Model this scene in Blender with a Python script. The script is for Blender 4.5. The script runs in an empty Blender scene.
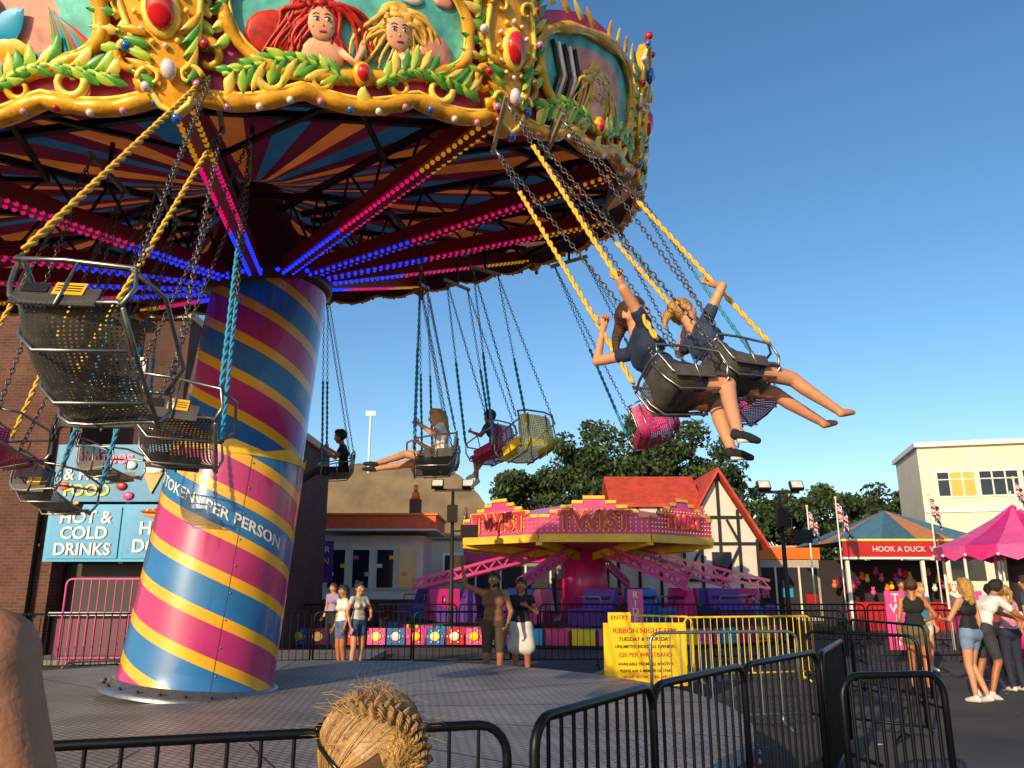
import bpy, math, random
import numpy as np
from mathutils import Vector, Matrix, noise
R=random.Random(7)
pi=math.pi
scene=bpy.context.scene
COL=scene.collection
V=Vector
def rad(a): return math.radians(a)
def lin(h):
    h=h.lstrip('#'); out=[]
    for i in (0,2,4):
        c=int(h[i:i+2],16)/255
        out.append(c/12.92 if c<=.04045 else ((c+.055)/1.055)**2.4)
    return (*out,1)
# ---------------------------------------------------------------- materials
MATS={}
def M(name,col,rough=.5,metal=0,var=.15,scale=6,bump=0,emit=0,coat=0,bscale=None,transl=0):
    if name in MATS: return MATS[name]
    m=bpy.data.materials.new(name); m.use_nodes=True
    nt=m.node_tree; b=nt.nodes['Principled BSDF']
    c=lin(col) if isinstance(col,str) else (*col,1)
    b.inputs['Roughness'].default_value=rough; b.inputs['Metallic'].default_value=metal
    b.inputs['Coat Weight'].default_value=coat
    tc=nt.nodes.new('ShaderNodeTexCoord'); n=nt.nodes.new('ShaderNodeTexNoise')
    n.inputs['Scale'].default_value=scale; n.inputs['Detail'].default_value=5; n.inputs['Roughness'].default_value=.6
    nt.links.new(tc.outputs['Object'],n.inputs['Vector'])
    mr=nt.nodes.new('ShaderNodeMapRange'); mr.inputs[1].default_value=.3; mr.inputs[2].default_value=.7
    mr.inputs[3].default_value=1-var; mr.inputs[4].default_value=1+var
    nt.links.new(n.outputs['Fac'],mr.inputs[0])
    mx=nt.nodes.new('ShaderNodeVectorMath'); mx.operation='SCALE'; mx.inputs[0].default_value=c[:3]
    nt.links.new(mr.outputs[0],mx.inputs['Scale']); nt.links.new(mx.outputs[0],b.inputs['Base Color'])
    if bump:
        n2=nt.nodes.new('ShaderNodeTexNoise'); n2.inputs['Scale'].default_value=bscale or scale*5; n2.inputs['Detail'].default_value=4
        nt.links.new(tc.outputs['Object'],n2.inputs['Vector'])
        bp=nt.nodes.new('ShaderNodeBump'); bp.inputs['Strength'].default_value=bump; bp.inputs['Distance'].default_value=.02
        nt.links.new(n2.outputs['Fac'],bp.inputs['Height']); nt.links.new(bp.outputs[0],b.inputs['Normal'])
    if emit:
        b.inputs['Emission Color'].default_value=c; b.inputs['Emission Strength'].default_value=emit
    if transl:
        t=nt.nodes.new('ShaderNodeBsdfTranslucent'); nt.links.new(mx.outputs[0],t.inputs[0])
        ms=nt.nodes.new('ShaderNodeMixShader'); ms.inputs[0].default_value=transl
        nt.links.new(b.outputs[0],ms.inputs[1]); nt.links.new(t.outputs[0],ms.inputs[2]); nt.links.new(ms.outputs[0],nt.nodes['Material Output'].inputs['Surface'])
    MATS[name]=m; return m
def mathn(nt,op,a,b=None,c=None):
    n=nt.nodes.new('ShaderNodeMath'); n.operation=op
    for i,x in enumerate((a,b,c)):
        if x is None: continue
        if isinstance(x,(int,float)): n.inputs[i].default_value=x
        else: nt.links.new(x,n.inputs[i])
    return n.outputs[0]
def base(name,rough=.5,metal=0,coat=0):
    m=bpy.data.materials.new(name); m.use_nodes=True; nt=m.node_tree; b=nt.nodes['Principled BSDF']
    b.inputs['Roughness'].default_value=rough; b.inputs['Metallic'].default_value=metal; b.inputs['Coat Weight'].default_value=coat
    tc=nt.nodes.new('ShaderNodeTexCoord'); MATS[name]=m
    return m,nt,b,tc
def brickmat(name,c1,c2,mortar):
    m,nt,b,tc=base(name,.85)
    sp=nt.nodes.new('ShaderNodeSeparateXYZ'); nt.links.new(tc.outputs['Object'],sp.inputs[0])
    cb=nt.nodes.new('ShaderNodeCombineXYZ')
    nt.links.new(mathn(nt,'ADD',sp.outputs[0],sp.outputs[1]),cb.inputs[0]); nt.links.new(sp.outputs[2],cb.inputs[1])
    br=nt.nodes.new('ShaderNodeTexBrick'); nt.links.new(cb.outputs[0],br.inputs['Vector'])
    br.inputs['Color1'].default_value=lin(c1); br.inputs['Color2'].default_value=lin(c2); br.inputs['Mortar'].default_value=lin(mortar)
    br.inputs['Scale'].default_value=1; br.inputs['Brick Width'].default_value=.225; br.inputs['Row Height'].default_value=.075; br.inputs['Mortar Size'].default_value=.008
    n=nt.nodes.new('ShaderNodeTexNoise'); n.inputs['Scale'].default_value=1.5; n.inputs['Detail'].default_value=6; nt.links.new(tc.outputs['Object'],n.inputs['Vector'])
    mr=nt.nodes.new('ShaderNodeMapRange'); mr.inputs[1].default_value=.3; mr.inputs[2].default_value=.7; mr.inputs[3].default_value=.6; mr.inputs[4].default_value=1.15; nt.links.new(n.outputs['Fac'],mr.inputs[0])
    mx=nt.nodes.new('ShaderNodeVectorMath'); mx.operation='SCALE'; nt.links.new(br.outputs['Color'],mx.inputs[0]); nt.links.new(mr.outputs[0],mx.inputs['Scale'])
    nt.links.new(mx.outputs[0],b.inputs['Base Color'])
    return m
PP=.86
def columnmat():
    m,nt,b,tc=base('column_paint',.28,0,.5)
    sp=nt.nodes.new('ShaderNodeSeparateXYZ'); nt.links.new(tc.outputs['Object'],sp.inputs[0])
    a=mathn(nt,'ARCTAN2',sp.outputs[1],sp.outputs[0])
    a=mathn(nt,'MULTIPLY',a,2/(2*pi))
    z=mathn(nt,'MULTIPLY',sp.outputs[2],1/PP)
    p=mathn(nt,'ADD',a,z); p=mathn(nt,'ADD',p,PH)
    n=nt.nodes.new('ShaderNodeTexNoise'); n.inputs['Scale'].default_value=3; nt.links.new(tc.outputs['Object'],n.inputs['Vector'])
    p=mathn(nt,'FRACT',p)
    cr=nt.nodes.new('ShaderNodeValToRGB'); cr.color_ramp.interpolation='CONSTANT'
    e=cr.color_ramp.elements; e[0].position=0; e[0].color=lin('2872ae'); e[1].position=.36; e[1].color=lin('f4b01c')
    for q,c in ((.5,'bc3070'),(.86,'f4b01c')):
        x=e.new(q); x.color=lin(c)
    nt.links.new(p,cr.inputs[0])
    n.inputs['Detail'].default_value=6
    mr=nt.nodes.new('ShaderNodeMapRange'); mr.inputs[3].default_value=.75; mr.inputs[4].default_value=1.15; nt.links.new(n.outputs['Fac'],mr.inputs[0])
    mx=nt.nodes.new('ShaderNodeVectorMath'); mx.operation='SCALE'
    nt.links.new(cr.outputs[0],mx.inputs[0]); nt.links.new(mr.outputs[0],mx.inputs['Scale'])
    nt.links.new(mx.outputs[0],b.inputs['Base Color'])
    r2=nt.nodes.new('ShaderNodeMapRange'); r2.inputs[3].default_value=.15; r2.inputs[4].default_value=.45; nt.links.new(n.outputs['Fac'],r2.inputs[0]); nt.links.new(r2.outputs[0],b.inputs['Roughness'])
    return m
def perfmat(name,col,sp_=.022,hr=.3,metal=.6,rough=.45):
    m,nt,b,tc=base(name,rough,metal)
    n=nt.nodes.new('ShaderNodeTexNoise'); n.inputs['Scale'].default_value=14; n.inputs['Detail'].default_value=5; nt.links.new(tc.outputs['Object'],n.inputs['Vector'])
    mr=nt.nodes.new('ShaderNodeMapRange'); mr.inputs[1].default_value=.3; mr.inputs[2].default_value=.7; mr.inputs[3].default_value=.7; mr.inputs[4].default_value=1.2; nt.links.new(n.outputs['Fac'],mr.inputs[0])
    mv=nt.nodes.new('ShaderNodeVectorMath'); mv.operation='SCALE'; mv.inputs[0].default_value=lin(col)[:3]; nt.links.new(mr.outputs[0],mv.inputs['Scale']); nt.links.new(mv.outputs[0],b.inputs['Base Color'])
    sp=nt.nodes.new('ShaderNodeSeparateXYZ'); nt.links.new(tc.outputs['Object'],sp.inputs[0])
    x=mathn(nt,'SUBTRACT',mathn(nt,'FRACT',mathn(nt,'MULTIPLY',sp.outputs[0],1/sp_)),.5)
    yz=mathn(nt,'ADD',sp.outputs[1],sp.outputs[2])
    y=mathn(nt,'SUBTRACT',mathn(nt,'FRACT',mathn(nt,'MULTIPLY',yz,1/sp_)),.5)
    d=mathn(nt,'SQRT',mathn(nt,'ADD',mathn(nt,'MULTIPLY',x,x),mathn(nt,'MULTIPLY',y,y)))
    f=mathn(nt,'LESS_THAN',d,hr)
    t=nt.nodes.new('ShaderNodeBsdfTransparent'); mx=nt.nodes.new('ShaderNodeMixShader')
    nt.links.new(f,mx.inputs[0]); nt.links.new(b.outputs[0],mx.inputs[1]); nt.links.new(t.outputs[0],mx.inputs[2])
    nt.links.new(mx.outputs[0],nt.nodes['Material Output'].inputs['Surface'])
    return m
def deckmat():
    m,nt,b,tc=base('tread_plate',.5,.15)
    mp=nt.nodes.new('ShaderNodeMapping'); mp.inputs['Rotation'].default_value=(0,0,rad(38)); nt.links.new(tc.outputs['Object'],mp.inputs[0])
    br=nt.nodes.new('ShaderNodeTexBrick'); nt.links.new(mp.outputs[0],br.inputs['Vector'])
    br.inputs['Color1'].default_value=(.37,.335,.295,1); br.inputs['Color2'].default_value=(.30,.27,.24,1); br.inputs['Mortar'].default_value=(.11,.098,.085,1)
    br.inputs['Scale'].default_value=1; br.inputs['Brick Width'].default_value=.11; br.inputs['Row Height'].default_value=.055; br.inputs['Mortar Size'].default_value=.009
    n=nt.nodes.new('ShaderNodeTexNoise'); n.inputs['Scale'].default_value=1.3; n.inputs['Detail'].default_value=7; nt.links.new(tc.outputs['Object'],n.inputs['Vector'])
    mr=nt.nodes.new('ShaderNodeMapRange'); mr.inputs[1].default_value=.3; mr.inputs[2].default_value=.7; mr.inputs[3].default_value=.6; mr.inputs[4].default_value=1.15; nt.links.new(n.outputs['Fac'],mr.inputs[0])
    mx=nt.nodes.new('ShaderNodeVectorMath'); mx.operation='SCALE'; nt.links.new(br.outputs['Color'],mx.inputs[0]); nt.links.new(mr.outputs[0],mx.inputs['Scale'])
    nt.links.new(mx.outputs[0],b.inputs['Base Color'])
    bp=nt.nodes.new('ShaderNodeBump'); bp.inputs['Strength'].default_value=.5; bp.inputs['Distance'].default_value=.004; bp.invert=True
    nt.links.new(br.outputs['Fac'],bp.inputs['Height']); nt.links.new(bp.outputs[0],b.inputs['Normal'])
    return m
def asphaltmat():
    m,nt,b,tc=base('asphalt',.9)
    n=nt.nodes.new('ShaderNodeTexNoise'); n.inputs['Scale'].default_value=.6; n.inputs['Detail'].default_value=8; nt.links.new(tc.outputs['Object'],n.inputs['Vector'])
    n2=nt.nodes.new('ShaderNodeTexNoise'); n2.inputs['Scale'].default_value=60; n2.inputs['Detail'].default_value=3; nt.links.new(tc.outputs['Object'],n2.inputs['Vector'])
    mr=nt.nodes.new('ShaderNodeMapRange'); mr.inputs[1].default_value=.3; mr.inputs[2].default_value=.7; mr.inputs[3].default_value=.6; mr.inputs[4].default_value=1.5; nt.links.new(n.outputs['Fac'],mr.inputs[0])
    mr2=nt.nodes.new('ShaderNodeMapRange'); mr2.inputs[1].default_value=.3; mr2.inputs[2].default_value=.7; mr2.inputs[3].default_value=.03; mr2.inputs[4].default_value=.07; nt.links.new(n2.outputs['Fac'],mr2.inputs[0])
    v=mathn(nt,'MULTIPLY',mr.outputs[0],mr2.outputs[0])
    cb=nt.nodes.new('ShaderNodeCombineXYZ'); nt.links.new(v,cb.inputs[0]); nt.links.new(mathn(nt,'MULTIPLY',v,.93),cb.inputs[1]); nt.links.new(mathn(nt,'MULTIPLY',v,.88),cb.inputs[2])
    nt.links.new(cb.outputs[0],b.inputs['Base Color'])
    bp=nt.nodes.new('ShaderNodeBump'); bp.inputs['Strength'].default_value=.5; bp.inputs['Distance'].default_value=.01; nt.links.new(n2.outputs['Fac'],bp.inputs['Height']); nt.links.new(bp.outputs[0],b.inputs['Normal'])
    return m
# ---------------------------------------------------------------- mesh builder
class MB:
    def __init__(s,name): s.name=name; s.v=[]; s.f=[]; s.m=[]; s.sm=[]; s.mats=[]; s.T=None; s.warp=None
    def mi(s,mat):
        if mat not in s.mats: s.mats.append(mat)
        return s.mats.index(mat)
    def add(s,vs,fs,mat,smooth=False,T=None):
        o=len(s.v); mi=s.mi(mat)
        for p in vs:
            p=V(p)
            if T is not None: p=T@p
            if s.T is not None: p=s.T@p
            if s.warp: p=s.warp(p)
            s.v.append((p[0],p[1],p[2]))
        for f in fs:
            s.f.append([i+o for i in f]); s.m.append(mi); s.sm.append(smooth)
    def box(s,c,sz,mat,rz=0,T=None):
        x,y,z=sz[0]/2,sz[1]/2,sz[2]/2
        vs=[(a*x,b*y,d*z) for a in(-1,1) for b in(-1,1) for d in(-1,1)]
        Tm=Matrix.Translation(V(c))@Matrix.Rotation(rz,4,'Z')
        if T is not None: Tm=T@Tm
        s.add(vs,[(0,1,3,2),(4,6,7,5),(0,4,5,1),(2,3,7,6),(0,2,6,4),(1,5,7,3)],mat,False,Tm)
    def tube(s,pts,r,mat,n=8,closed=False,caps=True,smooth=True,flat=None):
        pts=[V(p) for p in pts]; N=len(pts)
        if N<2: return
        rs=r if isinstance(r,(list,tuple)) else [r]*N
        vs=[];fs=[]
        up=None
        for i,p in enumerate(pts):
            if closed: d=(pts[(i+1)%N]-pts[i-1])
            else: d=(pts[min(i+1,N-1)]-pts[max(i-1,0)])
            if d.length<1e-9: d=V((0,0,1))
            d.normalize()
            if up is None:
                up=V((0,0,1)) if abs(d.z)<.9 else V((1,0,0))
            a=d.cross(up)
            if a.length<1e-4: a=d.orthogonal()
            a.normalize(); b=a.cross(d).normalized(); up=b
            for k in range(n):
                t=2*pi*k/n
                vs.append(p+a*(math.cos(t)*rs[i])+b*(math.sin(t)*rs[i]))
        for i in range(N if closed else N-1):
            j=(i+1)%N
            for k in range(n):
                l=(k+1)%n
                fs.append((i*n+k,i*n+l,j*n+l,j*n+k))
        if caps and not closed:
            fs.append(tuple(range(n-1,-1,-1))); fs.append(tuple((N-1)*n+k for k in range(n)))
        s.add(vs,fs,mat,smooth)
    def sph(s,c,r,mat,nu=10,nv=6,T=None):
        r=(r,r,r) if not isinstance(r,(tuple,list)) else r
        vs=[(0,0,-r[2])];fs=[]
        for i in range(1,nv):
            ph=-pi/2+pi*i/nv
            for k in range(nu):
                t=2*pi*k/nu; vs.append((r[0]*math.cos(ph)*math.cos(t),r[1]*math.cos(ph)*math.sin(t),r[2]*math.sin(ph)))
        vs.append((0,0,r[2])); L=len(vs)-1
        for k in range(nu):
            l=(k+1)%nu; fs.append((0,1+l,1+k)); fs.append((L,L-nu+k,L-nu+l))
            for i in range(nv-2): a=1+i*nu; fs.append((a+k,a+l,a+nu+l,a+nu+k))
        Tm=Matrix.Translation(V(c))
        if T is not None: Tm=Tm@T
        s.add(vs,fs,mat,True,Tm)
    def quad(s,a,b,c,d,mat): s.add([a,b,c,d],[(0,1,2,3)],mat)
    def poly(s,pts,mat): s.add(pts,[tuple(range(len(pts)))],mat)
    def prism(s,pts,d,mat):
        n=len(pts); d=V(d); vs=[V(p) for p in pts]+[V(p)+d for p in pts]
        fs=[tuple(range(n-1,-1,-1)),tuple(range(n,2*n))]+[(i,(i+1)%n,n+(i+1)%n,n+i) for i in range(n)]
        s.add(vs,fs,mat)
    def cyl(s,c,r0,r1,h,mat,n=32,smooth=True):
        s.tube([V(c),V(c)+V((0,0,h))],[r0,r1],mat,n,smooth=smooth)
    def beam(s,p0,p1,w,h,mat):
        p0=V(p0);p1=V(p1); d=(p1-p0).normalized(); a=d.cross(V((0,0,1)))
        if a.length<1e-3: a=V((1,0,0))
        a.normalize(); b=a.cross(d); a*=w/2; b*=h/2
        vs=[p0-a-b,p0+a-b,p0+a+b,p0-a+b,p1-a-b,p1+a-b,p1+a+b,p1-a+b]
        s.add(vs,[(0,1,2,3),(7,6,5,4),(0,4,5,1),(1,5,6,2),(2,6,7,3),(3,7,4,0)],mat)
    def text(s,txt,size,mat,T,bold=.0,ext=.004):
        vs,fs=textmesh(txt,bold,ext/size)
        s.add([v*size for v in vs],fs,mat,False,T)
    def obj(s,parent=None,mw=None):
        me=bpy.data.meshes.new(s.name); me.from_pydata(s.v,[],s.f)
        for m in s.mats: me.materials.append(m)
        me.polygons.foreach_set('material_index',s.m); me.polygons.foreach_set('use_smooth',s.sm); me.update()
        o=bpy.data.objects.new(s.name,me); COL.objects.link(o)
        if mw is not None: o.matrix_world=mw
        if parent: o.parent=parent
        return o
_tc={}
def textmesh(txt,bold=0,ext=.02):
    k=(txt,bold,round(ext,4))
    if k in _tc: return _tc[k]
    cu=bpy.data.curves.new('t','FONT'); cu.body=txt; cu.align_x='CENTER'; cu.align_y='CENTER'; cu.extrude=ext; cu.offset=bold; cu.resolution_u=3
    o=bpy.data.objects.new('t',cu); COL.objects.link(o); bpy.context.view_layer.update()
    dg=bpy.context.evaluated_depsgraph_get(); me=o.evaluated_get(dg).to_mesh()
    vs=[v.co.copy() for v in me.vertices]; fs=[tuple(p.vertices) for p in me.polygons]
    o.evaluated_get(dg).to_mesh_clear(); bpy.data.objects.remove(o)
    _tc[k]=(vs,fs); return vs,fs
def empty(name,loc=(0,0,0)):
    o=bpy.data.objects.new(name,None); COL.objects.link(o); o.empty_display_size=.2; o.location=(0,0,0); return o
def XZ(x,y,z,rz=0):
    return Matrix.Translation((x,y,z))@Matrix.Rotation(rz,4,'Z')@Matrix.Rotation(pi/2,4,'X')

black=M('black_metal','17181b',.4,.6,.3,10)
dark=M('dark_steel','2a2624',.55,.5,.25,6)
steel=M('galvanised_steel','8d9094',.35,.8,.2,20)
chrome=M('chair_frame_metal','8e8b86',.34,.9,.3,20)
white=M('white_paint','dedbd2',.5,0,.08,3)
yellow=M('yellow_paint','ecc60e',.45,0,.1,3)
gold=M('gold_paint','e8a41e',.38,.1,.3,9,coat=.15,bump=.15)
goldl=M('gold_highlight','f7d45a',.35,.05,.2,11,coat=.2)
magenta=M('magenta_paint','c4206f',.4,0,.15,3,coat=.2)
pink=M('pink_paint','e04b8f',.4,0,.12,3,coat=.2)
red=M('red_paint','b31a1c',.4,0,.15,4,coat=.2)
blue=M('blue_paint','1f5fae',.4,0,.15,4,coat=.2)
cyan=M('cyan_sign_paint','189fcb',.45,0,.1,2)
green=M('green_paint','4f9a30',.4,0,.3,12,coat=.3)
lgreen=M('light_green_paint','a8c93e',.4,0,.2,12,coat=.3)
orange=M('orange_paint','e0701a',.45,0,.12,3)
glass=M('dark_glass','1c2530',.08,0,.3,2)

# ---------------------------------------------------------------- ride
CB=V((-3.52,9.35,.5)); CT=V((-3.06,9.45,5.3))
ax=(CT-CB).normalized(); clen=(CT-CB).length
PH=(.18-(1.9/PP+2*(-70/360)))%1
colm=columnmat()
ride=empty('chair_swing_ride')
xa=V((1,0,0)); xa=(xa-ax*xa.dot(ax)).normalized(); ya=ax.cross(xa)
CM=Matrix(((xa.x,ya.x,ax.x,CB.x),(xa.y,ya.y,ax.y,CB.y),(xa.z,ya.z,ax.z,CB.z),(0,0,0,1)))
mb=MB('column')
def lathe(mb,prof,mat,n=72,zz=None):
    vs=[];fs=[]
    for i,(r,z) in enumerate(prof):
        for k in range(n):
            a=2*pi*k/n; vs.append((r*math.cos(a),r*math.sin(a),z+(zz(a) if zz and i==len(prof)-1 else 0)))
    for i in range(len(prof)-1):
        for k in range(n):
            l=(k+1)%n; fs.append((i*n+k,i*n+l,(i+1)*n+l,(i+1)*n+k))
    mb.add(vs,fs,mat,True)
rc=lambda z:.83-.025*z
lathe(mb,[(rc(0)+.015,.0),(rc(0)+.015,.02),(rc(0),.05)]+[(rc(q*.26),q*.26) for q in range(1,11)]+[(rc(2.62),2.62)],colm,96)
zig=lambda a:.0+.09*(1-abs(((a*7/(2*pi))%1)*2-1))
lathe(mb,[(rc(2.58)+.01,2.58),(rc(2.6)+.013,2.64)],M('yellow_trim','f2ba22',.3,0,.1,5),144,zig)
lathe(mb,[(rc(2.6),2.63),(.74,2.635),(.72,3.4),(.69,4.85)],colm,96)
lathe(mb,[(1.0,-.02),(1.0,.04),(.88,.045),(.88,.10),(.83,.10)],steel,72)
seam=M('panel_joint','5a3a30',.6)
for aa in(-150,-60,30,120):
    a=rad(aa); mb.tube([((rc(z)+.001)*math.cos(a),(rc(z)+.001)*math.sin(a),z) for z in (.1,1.3,2.58)],.003,seam,4)
    for k in range(9): z=.25+.28*k; mb.sph(((rc(z)+.002)*math.cos(a+.03),(rc(z)+.002)*math.sin(a+.03),z),.011,steel,6,4)
for k in range(24):
    a=2*pi*k/24; mb.sph((.94*math.cos(a),.94*math.sin(a),.05),.022,dark,6,4)
lathe(mb,[(.69,4.8),(.75,4.85),(.75,4.95),(.55,4.97)],M('hub_maroon','4a1420',.5,.2),48)
sl=-2*PP/(2*pi*.79)
vs,fs=textmesh('3 TOKENS PER PERSON',.012,.01)
def wr(v,z0,a0,size):
    x,y=v.x*size,v.y*size
    r=.79; a=a0+x/r; z=z0+y+sl*x; r=rc(z)+.004+v.z*.3
    return V((r*math.cos(a),r*math.sin(a),z))
mb.add([wr(v,1.96,rad(-85),.17) for v in vs],fs,white)
mb.obj(ride,CM)
# canopy frame
C0=V((-3.18,9.2,5.69)); bt,ct=.12,.225
X_=V((1,0,bt)).normalized(); N_=V((-bt,-ct,1)).normalized(); Y_=N_.cross(X_)
RS=.97
def ring(a,r,h): 
    r=r*RS; return C0+X_*(r*math.cos(a))+Y_*(r*math.sin(a))+N_*h
A0=rad(-80); DA=rad(30)
cc=[M('canvas_orange','b8662a',.8,0,.25,2,transl=.28),M('canvas_maroon','60152e',.8,0,.25,2,transl=.22),M('canvas_teal','205274',.8,0,.25,2,transl=.28),M('canvas_maroon2','521228',.8,0,.25,2,transl=.22)]
mb=MB('canopy_ceiling')
ns=72
for k in range(ns):
    a0=A0+2*pi*k/ns; a1=A0+2*pi*(k+1)/ns
    P=[(.05,.85),(.7,.72),(1.8,.62),(3.0,.52),(4.0,.43),(4.78,.36)]
    for (r0,h0),(r1,h1) in zip(P,P[1:]):
        def sag(a,r):
            q=((a-A0)/DA)%1
            return -.10*math.sin(pi*q)*(r/4.8)
        mb.quad(ring(a0,r0,h0+sag(a0+1e-7,r0)),ring(a1,r0,h0+sag(a1-1e-7,r0)),ring(a1,r1,h1+sag(a1-1e-7,r1)),ring(a0,r1,h1+sag(a0+1e-7,r1)),cc[k%4])
mb.obj(ride)
# arms
bb=M('blue_bulb','1230ff',.3,0,0,emit=1.8); mbb=M('magenta_bulb','e01070',.3,0,0,emit=.8); gb=M('gold_bulb','ffb020',.3,0,0,emit=.35)
armred=M('arm_red','8c1a26',.45,0,.2,4)
mb=MB('arms'); mlb=MB('arm_lights')
for i in range(12):
    a=A0+DA*i
    p0=ring(a,.72,-.34); p1=ring(a,4.75,.12)
    mb.beam(p0,p1,.16,.16,armred)
    q0=ring(a,.7,.35); q1=ring(a,4.75,.25); mb.beam(q0,q1,.06,.06,dark)
    n=6
    for j in range(n):
        s=p0.lerp(p1,j/n); e=q0.lerp(q1,(j+.5)/n); mb.beam(s,e,.022,.022,dark); mb.beam(e,p0.lerp(p1,(j+1)/n),.022,.022,dark)
    side=(ring(a+.1,3,0)-ring(a-.1,3,0)).normalized()
    nb=47
    for j in range(nb):
        t=(j+.5)/nb; p=p0.lerp(p1,t); m=bb if t<.36 else (mbb if t<.74 else gb)
        for sg in(-1,1): mlb.sph(p+side*(.062*sg)-N_*.085,.023,m,6,4)
    a2=A0+DA*(i+1)
    for r,h in ((1.9,.18),(4.2,.2),(4.7,.12)):
        mb.beam(ring(a,r,h),ring(a2,r,h),.05,.06,dark)
    mb.beam(ring(a,3.1,.2),ring(a+DA/2,4.7,.14),.04,.04,dark); mb.beam(ring(a2,3.1,.2),ring(a+DA/2,4.7,.14),.04,.04,dark)
for k in range(24):
    a=2*pi*k/24; mlb.sph(ring(a,.78,-.38),.028,bb,6,4)
mb.tube([ring(0,0,-.45),ring(0,0,-.2),ring(0,0,.3),ring(0,0,.85)],[.74,.72,.45,.30],M('hub_maroon','4a1420',.5,.2),32)
mb.obj(ride); mlb.obj(ride)
# rounding boards
mb=MB('rounding_board')
wood=M('board_back_wood','4a2c1c',.8,0,.25,5)
bpink=M('board_pink','d2487f',.45,0,.2,3)
skin_p=M('painted_skin','f0b088',.5,0,.08,10); skin_d=M('painted_skin_shade','d58560',.5,0,.08,10)
pr=M('painted_red_hair','c2240f',.45,0,.5,14); pb=M('painted_blonde_hair','edb54a',.45,0,.4,14)
psky=M('painted_sea','63c0b4',.5,0,.5,5); ppk=M('painted_pink','ea9a86',.5,0,.4,5); pw=M('painted_white','f2efe4',.5,0,.05,5); pk=M('painted_black','14110f',.5,0,.1,5)
gem=M('red_gem','d4161f',.12,0,.1,4,coat=1); gemb=M('blue_gem','1d63c9',.12,0,.1,4,coat=1)
pearl=[M('bauble_white','eadada',.15,.1,.1,5,coat=1),M('bauble_pink','dd86a6',.15,.3,.1,5,coat=1),M('bauble_blue','2f6cc8',.15,.3,.1,5,coat=1),M('bauble_red','c81f30',.15,.3,.1,5,coat=1),M('bauble_gold','dca830',.15,.4,.1,5,coat=1)]
RB=4.86
def leaf(s,t,ang,L,W,mat,n0=.05):
    ca,sa=math.cos(ang),math.sin(ang); K=6
    vs=[];fs=[]
    for i in range(K+1):
        u=i/K; w=W*math.sin(pi*min(1,u*.9+.08))**.8*(1-.25*u) if i<K else 0
        bend=.25*L*u*u
        for j,(q,z) in enumerate(((-w,0),(0,.03*(1-u)+.01),(w,0))):
            x=L*u; y=q+bend
            vs.append((s+x*ca-y*sa,t+x*sa+y*ca,n0+z))
    for i in range(K):
        for j in(0,1): a=i*3+j; fs.append((a,a+3,a+4,a+1))
    mb.add(vs,fs,mat,True)
def spiral(s,t,r0,r1,a0,a1,rad0,rad1,mat,n0=.06,K=26):
    pts=[];rs=[]
    for i in range(K+1):
        u=i/K; r=r0+(r1-r0)*u; a=a0+(a1-a0)*u; pts.append((s+r*math.cos(a),t+r*math.sin(a),n0)); rs.append(rad0+(rad1-rad0)*u)
    mb.tube(pts,rs,mat,7)
def bprof(s): return .02-.085*abs(math.sin(pi*(s+1.27)/2.54*3))
def tprof(s): return 1.0+.12*math.cos(pi*s/1.27*.9)
def face2(s,t,k,mat=skin_p,flip=1):
    mb.sph((s,t,.05),(.085*k,.105*k,.03),mat,16,10)
    for e in(-1,1):
        mb.sph((s+e*.034*k,t+.012*k,.078),(.016*k,.010*k,.006),pw,10,5); mb.sph((s+e*.034*k+.004*flip,t+.012*k,.084),(.008*k,.009*k,.004),M('painted_eye','1e6a72',.4),8,4); mb.sph((s+e*.034*k+.004*flip,t+.012*k,.087),(.004*k,.005*k,.003),pk,6,4)
        mb.tube([(s+e*.017*k,t+.022*k,.08),(s+e*.034*k,t+.026*k,.082),(s+e*.052*k,t+.018*k,.078)],.003*k,pk,5)
        mb.tube([(s+e*.015*k,t+.04*k,.078),(s+e*.035*k,t+.048*k,.076),(s+e*.055*k,t+.038*k,.07)],.003*k,M('painted_brow','6e2b12',.5),5)
        mb.sph((s+e*.05*k,t-.025*k,.066),(.018*k,.014*k,.008),M('painted_blush','e88f78',.5),8,5)
    mb.sph((s+.004*flip,t-.02*k,.080),(.006*k,.010*k,.005),skin_d,8,5)
    mb.sph((s,t-.055*k,.074),(.026*k,.008*k,.005),M('painted_lips','c42a3a',.4),10,5)
def hair2(s,t,k,mat,seed,side=1):
    rr=random.Random(seed)
    mb.sph((s,t+.05*k,.03),(.125*k,.115*k,.03),mat,16,8)
    for j in range(13):
        x0=s+rr.uniform(-.1,.1)*k; y0=t+rr.uniform(.02,.1)*k
        pts=[];L=rr.uniform(.25,.42)*k;d=side*rr.uniform(.3,1.0); ph=rr.uniform(0,6)
        for i in range(10):
            u=i/9; pts.append((x0+d*L*u+.03*k*math.sin(ph+u*7),y0-L*u*u*.8+.02*k*math.cos(ph+u*6),.035+.01*rr.random()))
        mb.tube(pts,[.026*k*(1-.75*i/9) for i in range(10)],mat,6)
PC,PHH=.56,.40
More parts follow.
